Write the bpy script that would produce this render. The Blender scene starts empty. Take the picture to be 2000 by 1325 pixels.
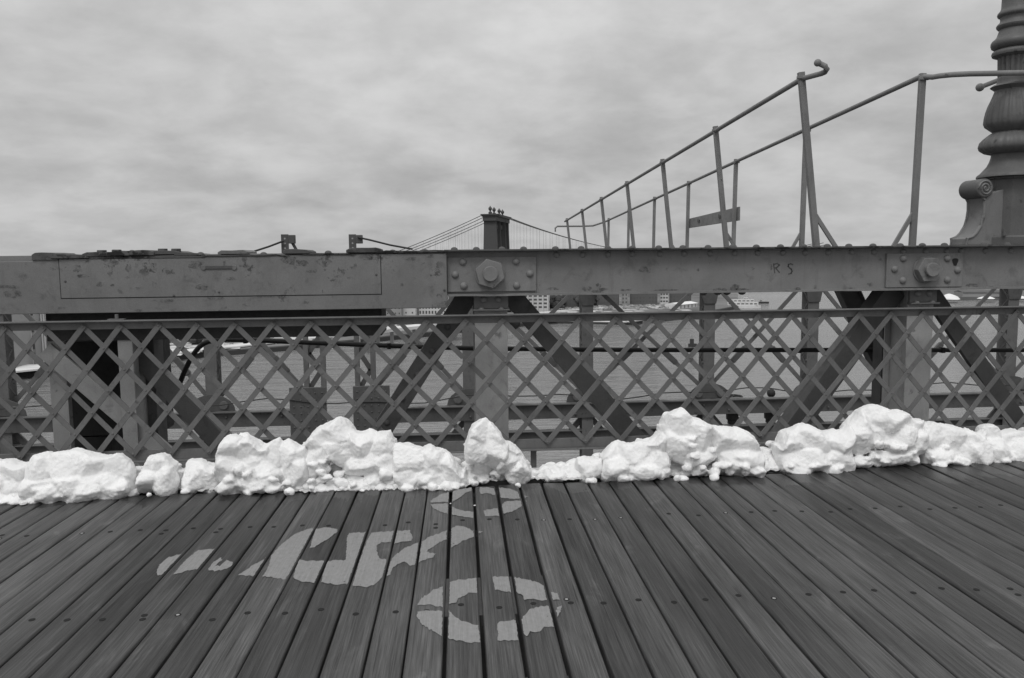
import bpy, bmesh, math, random
from mathutils import Vector, Matrix, noise
random.seed(7)
R_ = random.uniform
scene = bpy.context.scene
COL = scene.collection
V = Vector
# ------------------------------------------------------------------ camera
FPX = 1555.0
CAM = V((0, 0, 1.48))
YAW, PITCH, ROLL = math.radians(4.78), math.radians(5.75), -0.010
RM = Matrix.Rotation(-YAW, 3, 'Z') @ Matrix.Rotation(math.pi / 2 - PITCH, 3, 'X') @ Matrix.Rotation(ROLL, 3, 'Z')
cd = bpy.data.cameras.new('Camera')
cam = bpy.data.objects.new('Camera', cd)
COL.objects.link(cam)
cam.matrix_world = Matrix.Translation(CAM) @ RM.to_4x4()
cd.sensor_fit = 'HORIZONTAL'; cd.sensor_width = 36.0
cd.lens = 36.0 * FPX / 2000.0
cd.clip_start = 0.05; cd.clip_end = 30000
scene.camera = cam
# survey helpers: a sight line of the photograph met with a plane of the place
def ray(x, y): return RM @ V(((x - 1000) / FPX, -(y - 662.5) / FPX, -1.0))
def at(x, y, Y):
    d = ray(x, y); return CAM + d * ((Y - CAM.y) / d.y)
def gz(x, y, z=0.0):
    d = ray(x, y); return CAM + d * ((z - CAM.z) / d.z)
# ------------------------------------------------------------------ view
scene.view_settings.view_transform = 'Standard'
scene.view_settings.look = 'None'
scene.view_settings.gamma = 1.0
scene.view_settings.exposure = 0.0
# ------------------------------------------------------------------ world (overcast)
SUN_EL, SUN_AZ = math.radians(56), math.radians(205)
w = bpy.data.worlds.new('World'); scene.world = w; w.use_nodes = True
nt = w.node_tree; nt.nodes.clear()
def N(t, **k):
    n = nt.nodes.new(t)
    for a, b in k.items(): setattr(n, a, b)
    return n
def L(a, b): nt.links.new(a, b)
def math_n(op, a, b=None, c=None):
    n = nt.nodes.new('ShaderNodeMath'); n.operation = op
    for i, v in enumerate((a, b, c)):
        if v is None: continue
        if isinstance(v, (int, float)): n.inputs[i].default_value = v
        else: nt.links.new(v, n.inputs[i])
    return n.outputs[0]
def maprange(v, a, b, c, d, smooth=False):
    n = nt.nodes.new('ShaderNodeMapRange'); nt.links.new(v, n.inputs[0])
    if smooth: n.interpolation_type = 'SMOOTHSTEP'
    for i, q in enumerate((a, b, c, d)): n.inputs[1 + i].default_value = q
    return n.outputs[0]
def noise_n(vec, scale, detail=4, rough=.55, dist=0.0):
    n = nt.nodes.new('ShaderNodeTexNoise')
    if vec is not None: nt.links.new(vec, n.inputs['Vector'])
    n.inputs['Scale'].default_value = scale; n.inputs['Detail'].default_value = detail
    n.inputs['Roughness'].default_value = rough; n.inputs['Distortion'].default_value = dist
    return n.outputs['Fac']
out = N('ShaderNodeOutputWorld'); bg = N('ShaderNodeBackground'); bg.inputs['Strength'].default_value = 0.1
sky = N('ShaderNodeTexSky'); sky.sky_type = 'NISHITA'; sky.sun_disc = False
sky.sun_elevation = SUN_EL; sky.sun_rotation = SUN_AZ
bw = N('ShaderNodeRGBToBW'); L(sky.outputs[0], bw.inputs[0])
tc = N('ShaderNodeTexCoord'); sp = N('ShaderNodeSeparateXYZ'); L(tc.outputs['Generated'], sp.inputs[0])
zz = math_n('ADD', math_n('MAXIMUM', sp.outputs[2], 0.0), 0.30)          # flat cloud deck seen from below
cx = N('ShaderNodeCombineXYZ'); L(math_n('DIVIDE', sp.outputs[0], zz), cx.inputs[0]); L(math_n('DIVIDE', sp.outputs[1], zz), cx.inputs[1])
big = noise_n(cx.outputs[0], 0.9, 3, .5, .3)
mid = noise_n(cx.outputs[0], 3.4, 6, .55, .2)
fine = noise_n(cx.outputs[0], 9.5, 6, .6, .15)
cl = math_n('ADD', math_n('MULTIPLY', maprange(big, .32, .68, 0, 1, True), 1.25), math_n('MULTIPLY', maprange(mid, .3, .7, 0, 1, True), 1.25))
cl = math_n('ADD', cl, math_n('MULTIPLY', fine, 1.3))
cloud = math_n('ADD', cl, 3.85)
tot = math_n('ADD', math_n('MULTIPLY', cloud, 0.96), math_n('MULTIPLY', bw.outputs[0], 0.04))
tot = math_n('MULTIPLY', tot, math_n('ADD', math_n('MULTIPLY', math_n('MAXIMUM', sp.outputs[2], 0.0), .85), .82))      # overcast: paler overhead than at the horizon
L(tot, bg.inputs[0]); L(bg.outputs[0], out.inputs[0])
# ------------------------------------------------------------------ sun
sd = bpy.data.lights.new('Sun', 'SUN'); sd.energy = 1.15; sd.angle = math.radians(22); sd.color = (1, .995, .985)
so = bpy.data.objects.new('Sun', sd); COL.objects.link(so)
sv = V((math.sin(SUN_AZ) * math.cos(SUN_EL), math.cos(SUN_AZ) * math.cos(SUN_EL), math.sin(SUN_EL)))
so.rotation_euler = sv.to_track_quat('Z', 'Y').to_euler(); so.location = (0, -6, 14)

# ------------------------------------------------------------------ materials (a black and white picture: every tone is a grey)
M = {}
def g(v): return (v, v, v, 1)
def newmat(name, rough=.6, spec=.4):
    global nt
    m = bpy.data.materials.new(name); m.use_nodes = True; nt = m.node_tree
    b = nt.nodes['Principled BSDF']; b.inputs['Roughness'].default_value = rough
    b.inputs['Specular IOR Level'].default_value = spec
    M[name] = m
    return b
def to_col(b, v):
    c = nt.nodes.new('ShaderNodeCombineColor')
    for i in range(3): nt.links.new(v, c.inputs[i])
    nt.links.new(c.outputs[0], b.inputs['Base Color'])
def bump(b, h, strength=.3, dist=.01):
    n = nt.nodes.new('ShaderNodeBump'); n.inputs['Strength'].default_value = strength; n.inputs['Distance'].default_value = dist
    nt.links.new(h, n.inputs['Height']); nt.links.new(n.outputs[0], b.inputs['Normal'])
def obco(scale=(1, 1, 1)):
    t = nt.nodes.new('ShaderNodeTexCoord'); mp = nt.nodes.new('ShaderNodeMapping')
    mp.inputs['Scale'].default_value = scale; nt.links.new(t.outputs['Object'], mp.inputs[0]); return mp.outputs[0]
def iron(name, base, dirt=.55, spots=.62, rough=.55, chips=True):
    b = newmat(name, rough, .35)
    c = obco(); n1 = noise_n(c, 3.0, 5, .6, .4); n2 = noise_n(c, 14, 6, .65, .2); n3 = noise_n(c, 120, 3, .6)
    n4 = noise_n(obco((7, 7, 1.0)), 3.0, 5, .6)
    v = math_n('MULTIPLY', maprange(n1, .3, .7, .82, 1.14), base)
    v = math_n('MULTIPLY', v, maprange(n3, .3, .7, .92, 1.08))
    v = math_n('MULTIPLY', v, maprange(n4, .55, .8, 1.0, .8))
    n5 = noise_n(c, 6.5, 6, .7, .6)
    v = math_n('MULTIPLY', v, maprange(n5, .54, .7, 1.0, .74, True))
    if chips:   # rust and grime blotches
        q = math_n('MULTIPLY', maprange(n2, spots, spots + .07, 0, 1, True), maprange(n1, .45, .62, 0, 1, True))
        v = math_n('MULTIPLY', v, math_n('SUBTRACT', 1.0, math_n('MULTIPLY', q, dirt)))
    to_col(b, v)
    bump(b, math_n('ADD', n2, math_n('MULTIPLY', n3, .35)), .25, .006)
    nt.links.new(maprange(n2, .3, .7, rough - .1, min(1, rough + .2)), b.inputs['Roughness'])
iron('chord_paint', .205); iron('post_paint', .36); iron('dark_iron', .088); iron('rail_paint', .15, .5, .6)  # diagonals, struts and some fittings get a darker base tone
iron('lattice_paint', .142, .5, .62); iron('cover_paint', .18, .6, .57); iron('far_paint', .125, .6, .58); iron('far_dark', .085, .6, .58)
iron('grime_plate', .095, .8, .46, .8); iron('lamp_paint', .11, .45, .6, .5); iron('catwalk_paint', .2, .6, .62)
iron('black_and_shade_steel', .03, .4, .6, .7); iron('bridge_far', .085, .2, .6, .8, False); iron('lamp_pale', .2, .5, .54)  # the black steel: real on the valves, painted shade under the cover box
def flat(name, base, rough=.8, var=.15, sc=2.0, spec=.3):
    b = newmat(name, rough, spec); n1 = noise_n(obco(), sc, 5, .6)
    to_col(b, math_n('MULTIPLY', maprange(n1, .3, .7, 1 - var, 1 + var), base))
flat('rubber', .018, .6, .2, 30); flat('seam', .025, .9); flat('screw_dark', .012, .7); flat('screw_steel', .35, .35)
flat('stringer', .05, .8, .3, 6); flat('roadway', .06, .9); flat('land', .16, .95, .4, .02); flat('quay', .09, .9, .3, .1)
flat('snowy_quay', .62, .9, .25, .04); flat('wall_pale', .58, .9, .1, .1); flat('wall_mid', .32, .9, .1, .1); flat('wall_dark', .12, .9, .1, .1)
flat('window_dark', .1, .3, .2, .5); flat('hull_white', .7, .6, .1, .3); flat('hull_dark', .05, .6); flat('hills', .2, 1, .3, .004)
flat('trees', .07, 1, .4, .3); flat('cars', .35, .5, .9, .25); flat('salt', .8, .9, .08, .2); flat('wire', .03, .6); flat('graffiti', .095, .8, .3, 40)
b = newmat('stain', .8, .2)
sn = noise_n(obco(), 26, 6, .7, .4); sm_ = noise_n(obco(), 90, 4, .7)
to_col(b, maprange(sm_, .3, .7, .045, .08)); L(math_n('MULTIPLY', maprange(sn, .38, .68, 0, .6, True), maprange(sm_, .3, .55, .3, 1)), b.inputs['Alpha'])
# wood
b = newmat('wood', .5, .35)
oi = N('ShaderNodeObjectInfo'); rnd = oi.outputs['Random']
t = N('ShaderNodeTexCoord'); ad = N('ShaderNodeVectorMath', operation='ADD'); L(t.outputs['Object'], ad.inputs[0])
sc_ = N('ShaderNodeCombineXYZ')
L(math_n('MULTIPLY', rnd, 37.0), sc_.inputs[2]); L(math_n('MULTIPLY', rnd, 91.0), sc_.inputs[1]); L(sc_.outputs[0], ad.inputs[1])
def mapped(vec, s):
    mp = nt.nodes.new('ShaderNodeMapping'); mp.inputs['Scale'].default_value = s; nt.links.new(vec, mp.inputs[0]); return mp.outputs[0]
grain = noise_n(mapped(ad.outputs[0], (110, 2.2, 30)), 1.0, 6, .62, .6)
fibre = noise_n(mapped(ad.outputs[0], (380, 5.0, 30)), 1.0, 4, .6, .2)
broad = noise_n(mapped(ad.outputs[0], (9, 1.1, 3)), 1.0, 4, .55, .5)
blot = noise_n(mapped(ad.outputs[0], (5, 2.6, 3)), 1.0, 5, .6, .8)
v = math_n('MULTIPLY', maprange(rnd, 0, 1, .66, 1.3), .07)
v = math_n('MULTIPLY', v, maprange(grain, .36, .64, .66, 1.3))
v = math_n('MULTIPLY', v, maprange(fibre, .36, .64, .78, 1.22))
v = math_n('MULTIPLY', v, maprange(broad, .36, .64, .74, 1.24))
v = math_n('MULTIPLY', v, maprange(blot, .6, .72, 1.0, 1.5, True))
crack = maprange(noise_n(mapped(ad.outputs[0], (75, 1.3, 20)), 1.0, 3, .5, .3), .27, .33, .4, 1.0, True); v = math_n('MULTIPLY', v, crack)
spx = N('ShaderNodeSeparateXYZ'); L(t.outputs['Object'], spx.inputs[0])      # melt water soaked into the plank ends
wet = math_n('ADD', math_n('SUBTRACT', spx.outputs[1], 4.95), math_n('MULTIPLY', math_n('SUBTRACT', blot, .5), .9))
wet = math_n('ADD', wet, math_n('MULTIPLY', math_n('SUBTRACT', grain, .5), .12))
wetf = maprange(wet, -.03, .02, 0, 1, True)
v = math_n('MULTIPLY', v, math_n('SUBTRACT', 1.0, math_n('MULTIPLY', wetf, .55)))
to_col(b, v); L(maprange(wetf, 0, 1, .55, .34), b.inputs['Roughness'])
bump(b, math_n('ADD', math_n('MULTIPLY', grain, .7), math_n('MULTIPLY', fibre, .5)), .6, .004)
# road paint on the planks
b = newmat('marking_paint', .65, .3)
c = obco(); pg = noise_n(mapped(c, (170, 4, 30)), 1.0, 5, .6, .4); pw = noise_n(mapped(c, (60, 30, 30)), 1.0, 5, .65)
to_col(b, math_n('MULTIPLY', math_n('MULTIPLY', maprange(pg, .3, .7, .86, 1.1), maprange(pw, .3, .7, .88, 1.1)), .25))
al = math_n('MULTIPLY', maprange(pw, .27, .33, 0, 1, True), maprange(pg, .2, .28, .3, 1, True))
L(al, b.inputs['Alpha'])
# snow
b = newmat('snow', .55, .25)
c = obco(); s1 = noise_n(c, 9, 5, .55); s2 = noise_n(c, 95, 6, .7)
to_col(b, math_n('MULTIPLY', maprange(s1, .3, .7, .95, 1.03), .92))
b.inputs['Subsurface Weight'].default_value = .35; b.inputs['Subsurface Radius'].default_value = (1, 1, 1); b.inputs['Subsurface Scale'].default_value = .02
bump(b, math_n('ADD', math_n('MULTIPLY', s1, .8), math_n('MULTIPLY', s2, .55)), .75, .012)
b = newmat('slush', .3, .4)
to_col(b, maprange(noise_n(obco(), 20, 5, .6), .3, .7, .38, .7))
# water
b = newmat('water', .12, .5)
b.inputs['IOR'].default_value = 1.33
c = obco((.45, 1.7, 1)); w1 = noise_n(c, .05, 5, .6, .4); w2 = noise_n(c, .35, 4, .6, .5); w3 = noise_n(c, .006, 3, .5)
to_col(b, maprange(w3, .35, .65, .19, .24))
bump(b, math_n('ADD', math_n('MULTIPLY', w1, 3.0), w2), 1.0, .85)

# ------------------------------------------------------------------ mesh helpers
def basis(d, up=V((0, 0, 1))):
    d = d.normalized(); s = d.cross(up)
    if s.length < 1e-5: s = d.cross(V((0, 1, 0)))
    s.normalize(); return d, s, s.cross(d)
class MB:
    def __init__(s): s.v = []; s.f = []
    def add(s, vs, fs):
        o = len(s.v); s.v += [tuple(p) for p in vs]; s.f += [tuple(o + i for i in f) for f in fs]; return s
    def hexa(s, p): return s.add(p, [(0, 3, 2, 1), (4, 5, 6, 7), (0, 1, 5, 4), (1, 2, 6, 5), (2, 3, 7, 6), (3, 0, 4, 7)])
    def box(s, x0, x1, y0, y1, z0, z1):
        return s.hexa([(x0, y0, z0), (x1, y0, z0), (x1, y1, z0), (x0, y1, z0), (x0, y0, z1), (x1, y0, z1), (x1, y1, z1), (x0, y1, z1)])
    def bar(s, p0, p1, w, t, up=V((0, -1, 0))):
        p0, p1 = V(p0), V(p1); d, a, n = basis(p1 - p0, V(up)); a = a * (w / 2); n = n * (t / 2)
        return s.hexa([p0 - a - n, p0 + a - n, p0 + a + n, p0 - a + n, p1 - a - n, p1 + a - n, p1 + a + n, p1 - a + n])
    def prism(s, poly, ext):
        n = len(poly); ext = V(ext); q = [V(p) for p in poly]
        return s.add(q + [p + ext for p in q], [tuple(range(n - 1, -1, -1)), tuple(range(n, 2 * n))] + [(i, (i + 1) % n, n + (i + 1) % n, n + i) for i in range(n)])
    def tube(s, path, r, n=8, cap=True):
        P = [V(p) for p in path]; rings = []
        for i, p in enumerate(P):
            d = (P[min(i + 1, len(P) - 1)] - P[max(i - 1, 0)])
            d, a, c = basis(d, V((0, 0, 1)) if abs(d.normalized().z) < .95 else V((0, 1, 0)))
            rr = r(i / (len(P) - 1)) if callable(r) else r
            rings.append([p + (a * math.cos(2 * math.pi * k / n) + c * math.sin(2 * math.pi * k / n)) * rr for k in range(n)])
        return s.loft(rings, cap)
    def loft(s, rings, cap=True, closed=True):
        n = len(rings[0]); vs = [p for r in rings for p in r]; fs = []
        for i in range(len(rings) - 1):
            for k in range(n if closed else n - 1):
                a, b_ = i * n + k, i * n + (k + 1) % n; fs.append((a, b_, b_ + n, a + n))
        if cap: fs += [tuple(range(n - 1, -1, -1)), tuple(len(vs) - n + i for i in range(n))]
        return s.add(vs, fs)
    def lathe(s, c, prof, n=32, mod=None, rot=0):
        rings = []
        for r, z in prof:
            ring = []
            for k in range(n):
                a = rot + 2 * math.pi * k / n; rr = r * (mod(a, z) if mod else 1)
                ring.append(V((c[0] + rr * math.cos(a), c[1] + rr * math.sin(a), z)))
            rings.append(ring)
        return s.loft(rings)
    def dome(s, c, nrm, r, h, n=10, rows=3):
        d, a, b_ = basis(V(nrm)); c = V(c); rings = []
        for i in range(rows + 1):
            t = math.pi / 2 * i / rows * .96
            rings.append([c + d * (h * math.sin(t)) + (a * math.cos(2 * math.pi * k / n) + b_ * math.sin(2 * math.pi * k / n)) * (r * math.cos(t)) for k in range(n)])
        return s.loft(rings)
    def disc(s, c, nrm, r, h, n=6, rot=0, r2=None):
        d, a, b_ = basis(V(nrm)); c = V(c); rr = [r, r if r2 is None else r2]
        return s.loft([[c + d * (h * i) + (a * math.cos(rot + 2 * math.pi * k / n) + b_ * math.sin(rot + 2 * math.pi * k / n)) * rr[i] for k in range(n)] for i in (0, 1)])
    def ball(s, c, r, n=10, m=7, sz=1.0):
        c = V(c); rings = [[c + V((r * math.sin(math.pi * (i + .04) / (m - .92 + 1e-9) if False else math.pi * (i * .98 / (m - 1) + .01)) * math.cos(2 * math.pi * k / n),
                                   r * math.sin(math.pi * (i * .98 / (m - 1) + .01)) * math.sin(2 * math.pi * k / n), -r * sz * math.cos(math.pi * (i * .98 / (m - 1) + .01)))) for k in range(n)] for i in range(m)]
        return s.loft(rings)
    def mesh(s, name, smooth=35):
        me = bpy.data.meshes.new(name); me.from_pydata(s.v, [], s.f)
        bm = bmesh.new(); bm.from_mesh(me); bmesh.ops.recalc_face_normals(bm, faces=bm.faces); bm.to_mesh(me); bm.free()
        if smooth:
            for p in me.polygons: p.use_smooth = True
            me.set_sharp_from_angle(angle=math.radians(smooth))
        return me
    def build(s, name, mat, parent=None, bevel=0, smooth=35):
        return link(name, s.mesh(name, smooth), mat, parent, bevel)
def link(name, me, mat, parent=None, bevel=0):
    o = bpy.data.objects.new(name, me); COL.objects.link(o)
    if mat and not me.materials: me.materials.append(M[mat])
    if parent is not None: o.parent = parent
    if bevel:
        m = o.modifiers.new('Bevel', 'BEVEL'); m.width = bevel; m.segments = 2; m.limit_method = 'ANGLE'; m.angle_limit = math.radians(50)
    return o
def tag(o, label=None, cat=None, group=None, kind=None):
    for k, q in (('label', label), ('category', cat), ('group', group), ('kind', kind)):
        if q: o[k] = q
    return o
def empty(name, loc=(0, 0, 0)):
    o = bpy.data.objects.new(name, None); COL.objects.link(o); o.empty_display_size = .1; return o
def interp(tab, x):
    if x <= tab[0][0]: return tab[0][1]
    for (a, p), (b_, q) in zip(tab, tab[1:]):
        if x <= b_: return p + (q - p) * (x - a) / (b_ - a)
    return tab[-1][1]

# ================================================================== SETTING: water, land, hills
WZ = -40.5
tag(MB().add([(-9000, -300, WZ), (9000, -300, WZ), (9000, 16000, WZ), (-9000, 16000, WZ)], [(0, 1, 2, 3)]).build('river_water', 'water', smooth=0), kind='structure')
def land(name, pts, depth, top, mat, back=None):
    fr = [gz(x, y, WZ) for x, y in pts]; vs = []; fs = []
    n = len(fr)
    for p in fr:
        q = V((p.x, p.y, 0)); bk = q * (depth / q.length if back is None else back)
        vs += [(p.x, p.y, WZ - 1), (p.x, p.y, top), (q.x + bk.x, q.y + bk.y, top)]
    for i in range(n - 1):
        a = 3 * i; fs += [(a, a + 3, a + 4, a + 1), (a + 1, a + 4, a + 5, a + 2)]
    m = MB().add(vs, fs); return m.build(name, mat, smooth=0)
shore = [(-500, 772), (-200, 752), (0, 741), (95, 730), (180, 722), (301, 708), (400, 697), (500, 690), (573, 684), (690, 673), (760, 665), (850, 656), (920, 647), (1000, 640), (1075, 632), (1135, 632), (1225, 635), (1262, 631), (1337, 620), (1400, 611), (1440, 603)]
tag(land('shore_ground', shore, 2500, WZ + 2.5, 'land'), kind='structure')
tag(land('far_shore_ground', [(1790, 588), (1830, 587), (1920, 586.5), (2000, 586), (2300, 582)], 2500, WZ + 3, 'land'), kind='structure')
def ribbon(name, pts, wz, width, thick, mat):
    m = MB(); P = [gz(x, y, wz) for x, y in pts]
    for a, b_ in zip(P, P[1:]):
        m.bar(a, b_, width, thick, up=(0, 0, 1))
    return m.build(name, mat, smooth=0)
# snowy quay edge and roads
tag(ribbon('quay_road', [(-300, 745), (0, 727), (90, 718), (200, 706), (310, 692), (440, 678), (570, 664), (690, 652)], WZ + 3.2, 9, .6, 'snowy_quay'), kind='structure')
tag(ribbon('quay_lane', [(300, 676), (440, 664), (560, 650), (690, 640)], WZ + 3.0, 4, .6, 'snowy_quay'), kind='structure')
tag(ribbon('lower_quay', [(1000, 628), (1075, 627), (1225, 629), (1337, 614)], WZ + 2.8, 3, .5, 'snowy_quay'), kind='structure')
tag(ribbon('inland_road', [(1040, 612), (1130, 605), (1200, 600), (1345, 594)], WZ + 3.0, 6, .6, 'snowy_quay'), kind='structure')
m = MB(); P = [gz(x, y, WZ) for x, y in shore]
for a, b_ in zip(P, P[1:]): m.bar(a + V((0, -.6, .8)), b_ + V((0, -.6, .8)), 1.4, 2.6, up=(0, 0, 1))
tag(m.build('quay_wall', 'hull_dark', smooth=0), kind='structure')
m = MB()                                            # snow lying in patches on the bank
for (xa, ya, xb, yb, sp_, cnt) in ((1000, 622, 1345, 612, 7, 150), (300, 690, 700, 645, 9, 150), (740, 640, 900, 622, 7, 60), (0, 722, 100, 708, 7, 40), (1040, 610, 1345, 598, 4, 90)):
    for k in range(cnt):
        t_ = random.random(); c = gz(xa + (xb - xa) * t_, ya + (yb - ya) * t_ + R_(-sp_, sp_), WZ + 2.55); r = R_(.8, 4.5)
        m.hexa([V((c.x + sx * r, c.y + sy * r * .7, c.z + z)) for z in (0, R_(.15, .5)) for sx, sy in ((-1, -.8), (1, -1), (.8, 1), (-1, .9))])
tag(m.build('snow_patches', 'snowy_quay', smooth=0), 'scattered snow patches lying along the far bank', 'snow', kind='stuff')
# elevated road on posts
er = empty('elevated_road'); tag(er, 'pale elevated road on posts running along the dark bank', 'road')
pe = [(700, 653), (750, 645), (862, 633), (905, 628)]
P = [gz(x, y, WZ + 9) for x, y in pe]
m = MB()
for a, b_ in zip(P, P[1:]): m.bar(a, b_, 9, 1.4, up=(0, 0, 1))
m.build('road_deck', 'snowy_quay', er, smooth=0)
for k in range(9):
    q = P[0].lerp(P[-1], k / 8); i = min(int(k / 8 * 3), 2); t_ = k / 8 * 3 - i; q = P[i].lerp(P[i + 1], t_)
    MB().box(q.x - .8, q.x + .8, q.y - .8, q.y + .8, WZ, q.z - .8).build('pillar', 'wall_mid', er, smooth=0)
tag(ribbon('bank_road', [(775, 631), (862, 624), (1000, 618)], WZ + 3.4, 7, .7, 'snowy_quay'), kind='structure')
# hills on the horizon
m = MB(); fr = []; 
for i in range(121):
    X = -7000 + i * 125; h = 42 + 34 * noise.noise((i * .09, 3.1, 0)) + 10 * noise.noise((i * .5, 1, 0)); fr.append((X, h))
vs = []
for X, h in fr: vs += [(X, 5200, WZ - 1), (X, 5600, WZ + max(h, 25)), (X, 7200, WZ + max(h, 25) * 1.04)]
fs = []
for i in range(120): a = 3 * i; fs += [(a, a + 3, a + 4, a + 1), (a + 1, a + 4, a + 5, a + 2)]
tag(m.add(vs, fs).build('hills', 'hills', smooth=60), kind='structure')

# ================================================================== FAR BUILDINGS
def building(px0, px1, ybase, h, depth, wall, label, cols, rows, wfrac=(.6, .55), roof=None, balcony=False):
    zb = WZ + 2.5; A, B = gz(px0, ybase, zb), gz(px1, ybase, zb)
    o = empty('apartment_block'); tag(o, label, 'building', 'buildings on the far bank')
    d = (B - A); d.z = 0; W = d.length; d.normalize(); n = V((d.y, -d.x, 0))
    m = MB(); m.prism([A, B, B - n * depth, A - n * depth], (0, 0, h)); m.build('wall', wall, o, smooth=0)
    m = MB(); q = A - n * .2
    m.prism([A + n * .4 - d * .4 + V((0, 0, h)), B + n * .4 + d * .4 + V((0, 0, h)), B - n * (depth + .4) + d * .4 + V((0, 0, h)), A - n * (depth + .4) - d * .4 + V((0, 0, h))], (0, 0, 1.0)); m.build('roof', roof or wall, o, smooth=0)
    cw, rh = W / cols, (h - 3) / rows
    for r in range(rows):
        for c in range(cols):
            if r * cols + c > 290: break
            p = A + d * (cw * (c + .5)) + V((0, 0, 2 + rh * (r + .5))) + n * .06
            mm = MB(); a = d * (cw * wfrac[0] / 2); u = V((0, 0, rh * wfrac[1] / 2))
            mm.prism([p - a - u, p + a - u, p + a + u, p - a + u], -n * .5); mm.build('window', 'window_dark', o, smooth=0)
    if balcony:
        for c in range(cols + 1):
            p = A + d * (cw * c); mm = MB(); mm.prism([p - d * .35, p + d * .35, p + d * .35 + n * 1.2, p - d * .35 + n * 1.2], (0, 0, h)); mm.build('pier', wall, o, smooth=0)
    return o
building(-40, 16, 722, 34, 14, 'wall_mid', 'grey slab building partly behind the iron post by the snowy pier', 4, 9)
building(19, 46, 716, 36, 12, 'wall_pale', 'pale narrow tower with few windows above the snowy pier', 3, 10, (.35, .4))
building(50, 72, 712, 33, 12, 'wall_mid', 'grey tower with dark paired windows above the snowy pier', 3, 9, (.66, .6))
building(75, 100, 709, 30, 12, 'wall_pale', 'pale ribbed building beside the dark column under the cover box', 5, 5, (.4, .75), None, True)
building(746, 784, 623, 30, 14, 'wall_mid', 'plain grey block next to the black underside of the cover box', 5, 8, (.3, .3))
building(787, 812, 622, 28, 14, 'wall_pale', 'plain pale block between the grey block and the windowed block', 2, 7, (.2, .3))
building(818, 872, 621, 34, 14, 'wall_pale', 'pale block with close rows of windows below the cover box end', 9, 9, (.55, .6))
building(876, 912, 620, 34, 14, 'wall_pale', 'windowed block seen past the dark diagonal left of the round nut', 6, 9, (.55, .6))
building(1012, 1070, 609, 42, 14, 'wall_pale', 'pale slab block with upright ribs and balconies behind the dark diagonal', 6, 14, (.62, .5), None, True)
building(1098, 1130, 603, 36, 14, 'wall_dark', 'dark block behind the trees at the end of the slab block', 5, 11, (.5, .5))
building(1166, 1208, 600, 38, 14, 'wall_dark', 'dark wide block beyond the car park with faint windows', 7, 11, (.5, .5))
building(1214, 1226, 599, 36, 12, 'wall_mid', 'slim grey tower between two dark blocks', 2, 11, (.4, .5))
building(1230, 1284, 598, 38, 14, 'wall_dark', 'long dark block beyond the car park', 9, 11, (.5, .5))
building(1289, 1305, 597, 35, 12, 'wall_pale', 'small pale block with striped windows beyond the car park', 3, 11, (.7, .45))
building(1308, 1350, 596, 33, 14, 'wall_dark', 'low dark block next to the laced iron post', 7, 9, (.5, .5))
# pier shed, boats, barges, salt heap
sh = empty('pier_shed'); tag(sh, 'long low white shed on the pier next to the laced iron post', 'shed')
A, B = gz(1326, 604, WZ + 2.5), gz(1362, 600, WZ + 2.5)
d = B - A; d.normalize(); n = V((d.y, -d.x, 0))
MB().prism([A, B, B - n * 12, A - n * 12], (0, 0, 3.2)).build('wall', 'hull_white', sh, smooth=0)
MB().prism([A + V((0, 0, 3.2)) + n, A + V((0, 0, 4.6)) - n * 6, A + V((0, 0, 3.2)) - n * 13], B - A).build('roof', 'salt', sh, smooth=0)
for k in range(5):
    p = A.lerp(B, (k + .5) / 5) + n * .05; MB().prism([p - d * 1 + V((0, 0, .3)), p + d * 1 + V((0, 0, .3)), p + d * 1 + V((0, 0, 2.6)), p - d * 1 + V((0, 0, 2.6))], -n * .3).build('door', 'wall_mid', sh, smooth=0)
def boat(name, label, cat, px0, px1, py, hull_h, cabins, hullmat):
    A, B = gz(px0, py, WZ), gz(px1, py, WZ); o = empty(name); tag(o, label, cat)
    d = (B - A); Ln = d.length; d.normalize(); n = V((d.y, -d.x, 0)); bw_ = Ln * .17
    out_ = []
    for t_, k in ((0, .75), (.06, 1), (.75, 1), (.92, .6), (1, .05)): out_.append((t_, k))
    poly = [A + d * (Ln * t_) + n * (bw_ * k / 2) for t_, k in out_] + [A + d * (Ln * t_) - n * (bw_ * k / 2) for t_, k in reversed(out_)]
    MB().prism(poly, (0, 0, hull_h)).build('hull', hullmat, o, smooth=0)
    z = hull_h
    for i, (t0, t1, ch, mat) in enumerate(cabins):
        a, b_ = A + d * (Ln * t0) + V((0, 0, z)), A + d * (Ln * t1) + V((0, 0, z)); q = n * (bw_ * (.42 - .05 * i))
        cb = MB().prism([a + q, b_ + q, b_ - q, a - q], (0, 0, ch)).build('cabin', mat, o, smooth=0)
        kx = max(3, int((t1 - t0) * Ln / 3))
        for k in range(kx):
            p = a.lerp(b_, (k + .5) / kx) + q * 1.01 + V((0, 0, ch * .35)); e = d * ((t1 - t0) * Ln / kx * .32)
            MB().prism([p - e, p + e, p + e + V((0, 0, ch * .35)), p - e + V((0, 0, ch * .35))], -n * .2).build('window', 'window_dark', cb, smooth=0)
        z += ch
    return o
boat('ferry_boat', 'long white ferry moored off the end of the pier', 'ferry', 1418, 1486, 602, 2.2, [(.04, .9, 2.6, 'hull_white'), (.08, .8, 2.2, 'hull_white'), (.5, .62, 1.5, 'hull_white')], 'hull_white')
boat('moored_boat', 'small white boat between the laced iron post and the ferry', 'boat', 1379, 1400, 603, 1.6, [(.1, .7, 2.6, 'hull_white')], 'hull_white')
boat('barge', 'small dark barge off the bow of the ferry', 'barge', 1482, 1502, 593, 1.6, [(.1, .3, 1.6, 'wall_mid')], 'hull_dark')
boat('tug_boat', 'small dark tug with a wake just above the black pipe', 'boat', 1361, 1344, 678, 1.6, [(.35, .8, 2.2, 'hull_dark'), (.45, .68, 1.8, 'wall_mid')], 'hull_dark')
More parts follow.
